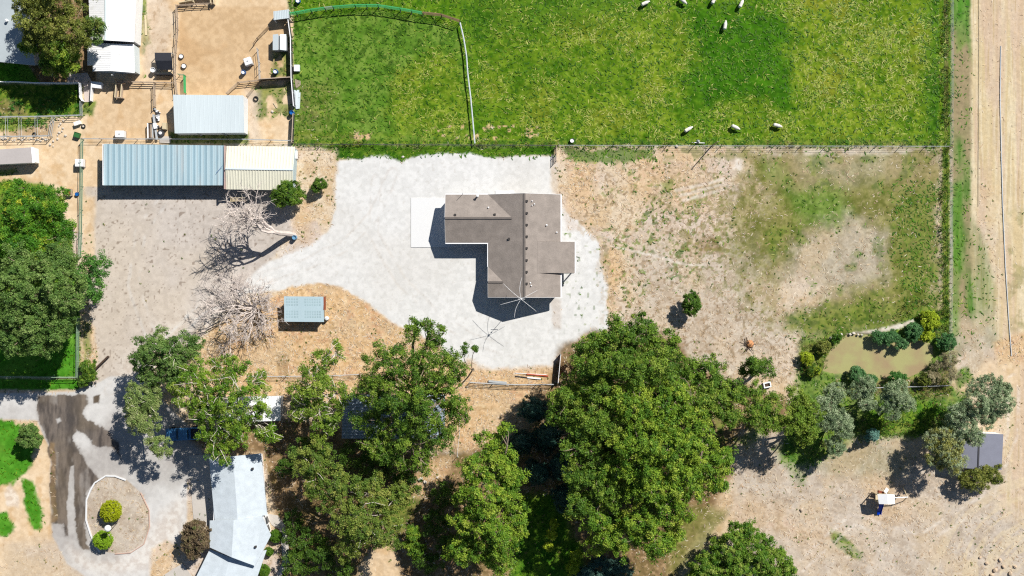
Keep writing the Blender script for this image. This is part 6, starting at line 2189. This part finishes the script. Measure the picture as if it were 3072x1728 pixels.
# fire ring and brush
fr = thing('brush_heap', 'small dark heap of rods and brush on the tan ground left of the pond', 'brush heap', (*G(2245, 1038), 0))
o = MB()
for k in range(14):
    a = rk.uniform(0, math.pi)
    x, y = G(2245 + rk.uniform(-8, 8), 1036 + rk.uniform(-8, 8))
    L_2 = rk.uniform(.5, 1.1)
    o.tube([(x - math.cos(a) * L_2, y - math.sin(a) * L_2, rk.uniform(.02, .2)), (x + math.cos(a) * L_2, y + math.sin(a) * L_2, rk.uniform(.2, .6))], .035, 5)
o.build('rods', WOOD_D, fr)
MB()._lathe(*G(2250, 1032), [(.6, 0), (.45, .3), (.1, .5)], 12).build('soil_heap', mat('orange_earth', A(222, 160, 110), .9, var=.2), fr)

# utility post in the fence line, and its neighbour
up = thing('utility_pole', 'tall thin pole by the pasture fence casting a long thin shadow', 'pole', (*G(2135, 438), 0))
x, y = G(2135, 438)
MB().tube([(x, y, 0), (x, y, 4.7)], [.09, .06], 8).build('shaft', WOOD, up)
MB().tube([(x, y, 4.5), (x + .25, y, 4.75)], .03, 6).build('bracket', STEEL, up)
vb = thing('valve_stand', 'white irrigation valve with a long cross pipe by the pasture fence', 'valve', (*G(2095, 427), 0))
x, y = G(2094, 428)
MB().tube([(x - .95, y, .25), (x + .95, y - .1, .25)], .06, 8).build('pipe', WHITE, vb)
MB()._lathe(x, y + .15, [(.3, 0), (.22, .3), (.1, .6)], 12).build('body', STEEL, vb)

# play set
py_ = thing('play_set', 'wooden play set with white canopy and swing beam on the tan ground', 'play set', (*G(2660, 1505), 0))
a, b, c, d_ = WP(2632, 1483, 2.6), WP(2662, 1482, 3.0), WP(2664, 1513, 3.0), WP(2637, 1512, 2.6)
e1, e2 = WP(2684, 1484, 2.5), WP(2684, 1512, 2.5)
o = MB()
o.slab([a, b, c, d_], .05)
o.slab([b, e1, e2, c], .05)
o.build('canopy', WHITE, py_)
for q in (a, d_, e1, e2):
    dx = .15 if q[0] < b[0] else -.15
    dy = -.15 if q[1] > G(0, 1500)[1] else .15
    MB().box(q[0] + dx - .06, q[0] + dx + .06, q[1] + dy - .06, q[1] + dy + .06, 0, q[2] - .1).build('post', WOOD_L, py_)
MB().box(a[0] + .15, e1[0] - .15, d_[1] + .15, a[1] - .15, 1.3, 1.42).build('deck', WOOD_L, py_)
p, q = WP(2684, 1493, 2.3), WP(2724, 1491, 2.3)
MB().beam((p[0], p[1], 2.3), (q[0], q[1], 2.3), .12).build('swing_beam', WHITE, py_)
for dy in (-1.1, 1.1):
    MB().beam((q[0] - .1, q[1], 2.28), (q[0] + .1, q[1] + dy, 0), .1).build('brace', WOOD_L, py_)
for k in (.3, .62):
    xx = p[0] + (q[0] - p[0]) * k
    sw_ = MB()
    sw_.tube([(xx - .2, p[1], 2.25), (xx - .2, p[1], .5)], .015, 4)
    sw_.tube([(xx + .2, p[1], 2.25), (xx + .2, p[1], .5)], .015, 4)
    sw_.box(xx - .25, xx + .25, p[1] - .1, p[1] + .1, .45, .5)
    sw_.build('swing', STEEL_D, py_)
p = WP(2644, 1513, 1.3)
sd_ = MB()
xs0, xs1 = p[0] - .25, p[0] + .28
prof = [(p[1] + .05, 1.35), (p[1] - .6, .9), (p[1] - 1.2, .45), (p[1] - 1.55, .28), (p[1] - 1.75, .27)]
for i in range(4):
    (ya, za), (yb, zb) = prof[i], prof[i + 1]
    sd_.slab([(xs0, yb, zb), (xs1, yb, zb), (xs1, ya, za), (xs0, ya, za)], .05)
    sd_.slab([(xs0 - .06, yb, zb + .16), (xs0, yb, zb + .16), (xs0, ya, za + .16), (xs0 - .06, ya, za + .16)], .2)
    sd_.slab([(xs1, yb, zb + .16), (xs1 + .06, yb, zb + .16), (xs1 + .06, ya, za + .16), (xs1, ya, za + .16)], .2)
sd_.build('slide', BLUE_SL, py_)
ld = MB()
p = WP(2628, 1487, .8)
for dx in (-.25, .25):
    ld.beam((p[0] - .9 + dx * 0, p[1] + dx, 0), (p[0] + .1, p[1] + dx, 1.4), .06)
for k in range(5):
    t = (k + .7) / 5.5
    ld.beam((p[0] - .9 + t, p[1] - .25, 1.4 * t), (p[0] - .9 + t, p[1] + .25, 1.4 * t), .05)
ld.build('ladder', WOOD_D, py_)
MB().beam(WP(2655, 1478, 1.6), WP(2662, 1466, 1.2), .5, .08).build('panel', WHITE, py_)
MB().beam(WP(2634, 1474, 1.0), WP(2650, 1478, 1.0), .3, .5).build('side_board', RUST, py_)

# pickup under the willow
tk = thing('pickup_truck', 'light blue pickup parked under the trees', 'pickup', (*G(556, 1300), 0), R(3))
M_ = MB()
M_.box(-2.6, 2.6, -.92, .92, .45, .95)
part_local(M_, 'body', BLUE_C, tk, bevel=.08)
M_ = MB()
M_.prism([(-1.0, -.85), (1.0, -.85), (1.0, .85), (-1.0, .85)], .952, 1.0)
M_.slab([(-.55, -.72, 1.65), (.75, -.72, 1.65), (.75, .72, 1.65), (-.55, .72, 1.65)], .62)
part_local(M_, 'cab', BLUE_C, tk, bevel=.06)
M_ = MB()
M_.slab([(-1.05, -.7, 1.02), (-.57, -.68, 1.62), (-.57, .68, 1.62), (-1.05, .7, 1.02)], .03)
part_local(M_, 'windscreen', GLASS, tk)
M_ = MB()
M_.box(.78, .82, -.66, .66, 1.15, 1.55)
part_local(M_, 'rear_window', GLASS, tk)
M_ = MB()
M_.box(1.1, 2.5, -.75, .75, .955, .97)
part_local(M_, 'truck_bed', BLACK, tk)
for sx in (-1.7, 1.6):
    for sy in (-.93, .93):
        M_ = MB()
        M_.tube([(sx, sy - .11, .37), (sx, sy + .11, .37)], .37, 18)
        wo = part_local(M_, 'wheel', RUBBER, tk)
for sy in (-.6, .6):
    M_ = MB()
    M_.box(-2.63, -2.6, sy - .2, sy + .2, .65, .85)
    part_local(M_, 'headlight', POLYW, tk)
M_ = MB()
M_.box(-2.7, -2.61, -.9, .9, .42, .58)
part_local(M_, 'bumper', STEEL, tk)

# ------------------------------------------------------------------ sheep
sheep_labels = [
    (1933, 13, 25, 'white sheep furthest left in the row at the top edge'), (2046, 4, -40, 'white sheep second from left at the top edge'), (2139, 4, 65, 'white sheep third from left at the top edge'),
    (2221, 15, 65, 'white sheep furthest right near the top edge'), (2173, 80, 80, 'white sheep alone below the others in the dark green strip'), (2062, 390, 30, 'white sheep furthest left near the lower pasture fence'),
    (2203, 383, -25, 'white sheep between the two others near the lower pasture fence'), (2328, 378, -15, 'white sheep furthest right near the lower pasture fence')]


def sheep_mesh():
    vs = [(-.46, 0, .62), (-.15, 0, .66), (.2, 0, .66), (.42, 0, .68), (.58, 0, .66), (.70, 0, .52), (.80, 0, .36)]
    rd = [.19, .27, .27, .22, .13, .11, .07]
    es = [(i, i + 1) for i in range(6)]
    for sx, k in ((-.38, 0), (.36, 3)):
        for sy in (-.14, .14):
            b = len(vs)
            dx = -.05 if k == 0 else .02
            vs += [(sx, sy, .45), (sx + dx, sy, .24), (sx, sy, .02)]
            rd += [.09, .045, .035]
            es += [(k, b), (b, b + 1), (b + 1, b + 2)]
    for sy in (-.1, .1):
        b = len(vs)
        vs += [(.66, sy * 1.3, .58)]
        rd += [.035]
        es += [(5, b)]
    b = len(vs)
    vs += [(-.62, 0, .5)]
    rd += [.04]
    es += [(0, b)]
    me = bpy.data.meshes.new('sheep')
    me.from_pydata(vs, es, [])
    me.materials.append(WOOL)
    o = bpy.data.objects.new('sheep', me)
    CO.objects.link(o)
    sk = o.modifiers.new('skin', 'SKIN')
    me.skin_vertices.new() if not me.skin_vertices else None
    for i, r in enumerate(rd):
        me.skin_vertices[0].data[i].radius = (r, r)
    me.skin_vertices[0].data[1].use_root = True
    sb = o.modifiers.new('sub', 'SUBSURF')
    sb.levels = 2
    sb.render_levels = 2
    return o


s0 = sheep_mesh()
for i, (px, py, ang, lb) in enumerate(sheep_labels):
    s = s0 if i == 0 else s0.copy()
    if i:
        CO.objects.link(s)
    s.location = (*G(px, py), 0.0)
    s.rotation_euler = (0, 0, R(ang))
    s.scale = (1.05, 1.05, 1.0)
    tag(s, lb, 'sheep', 'sheep in the pasture')
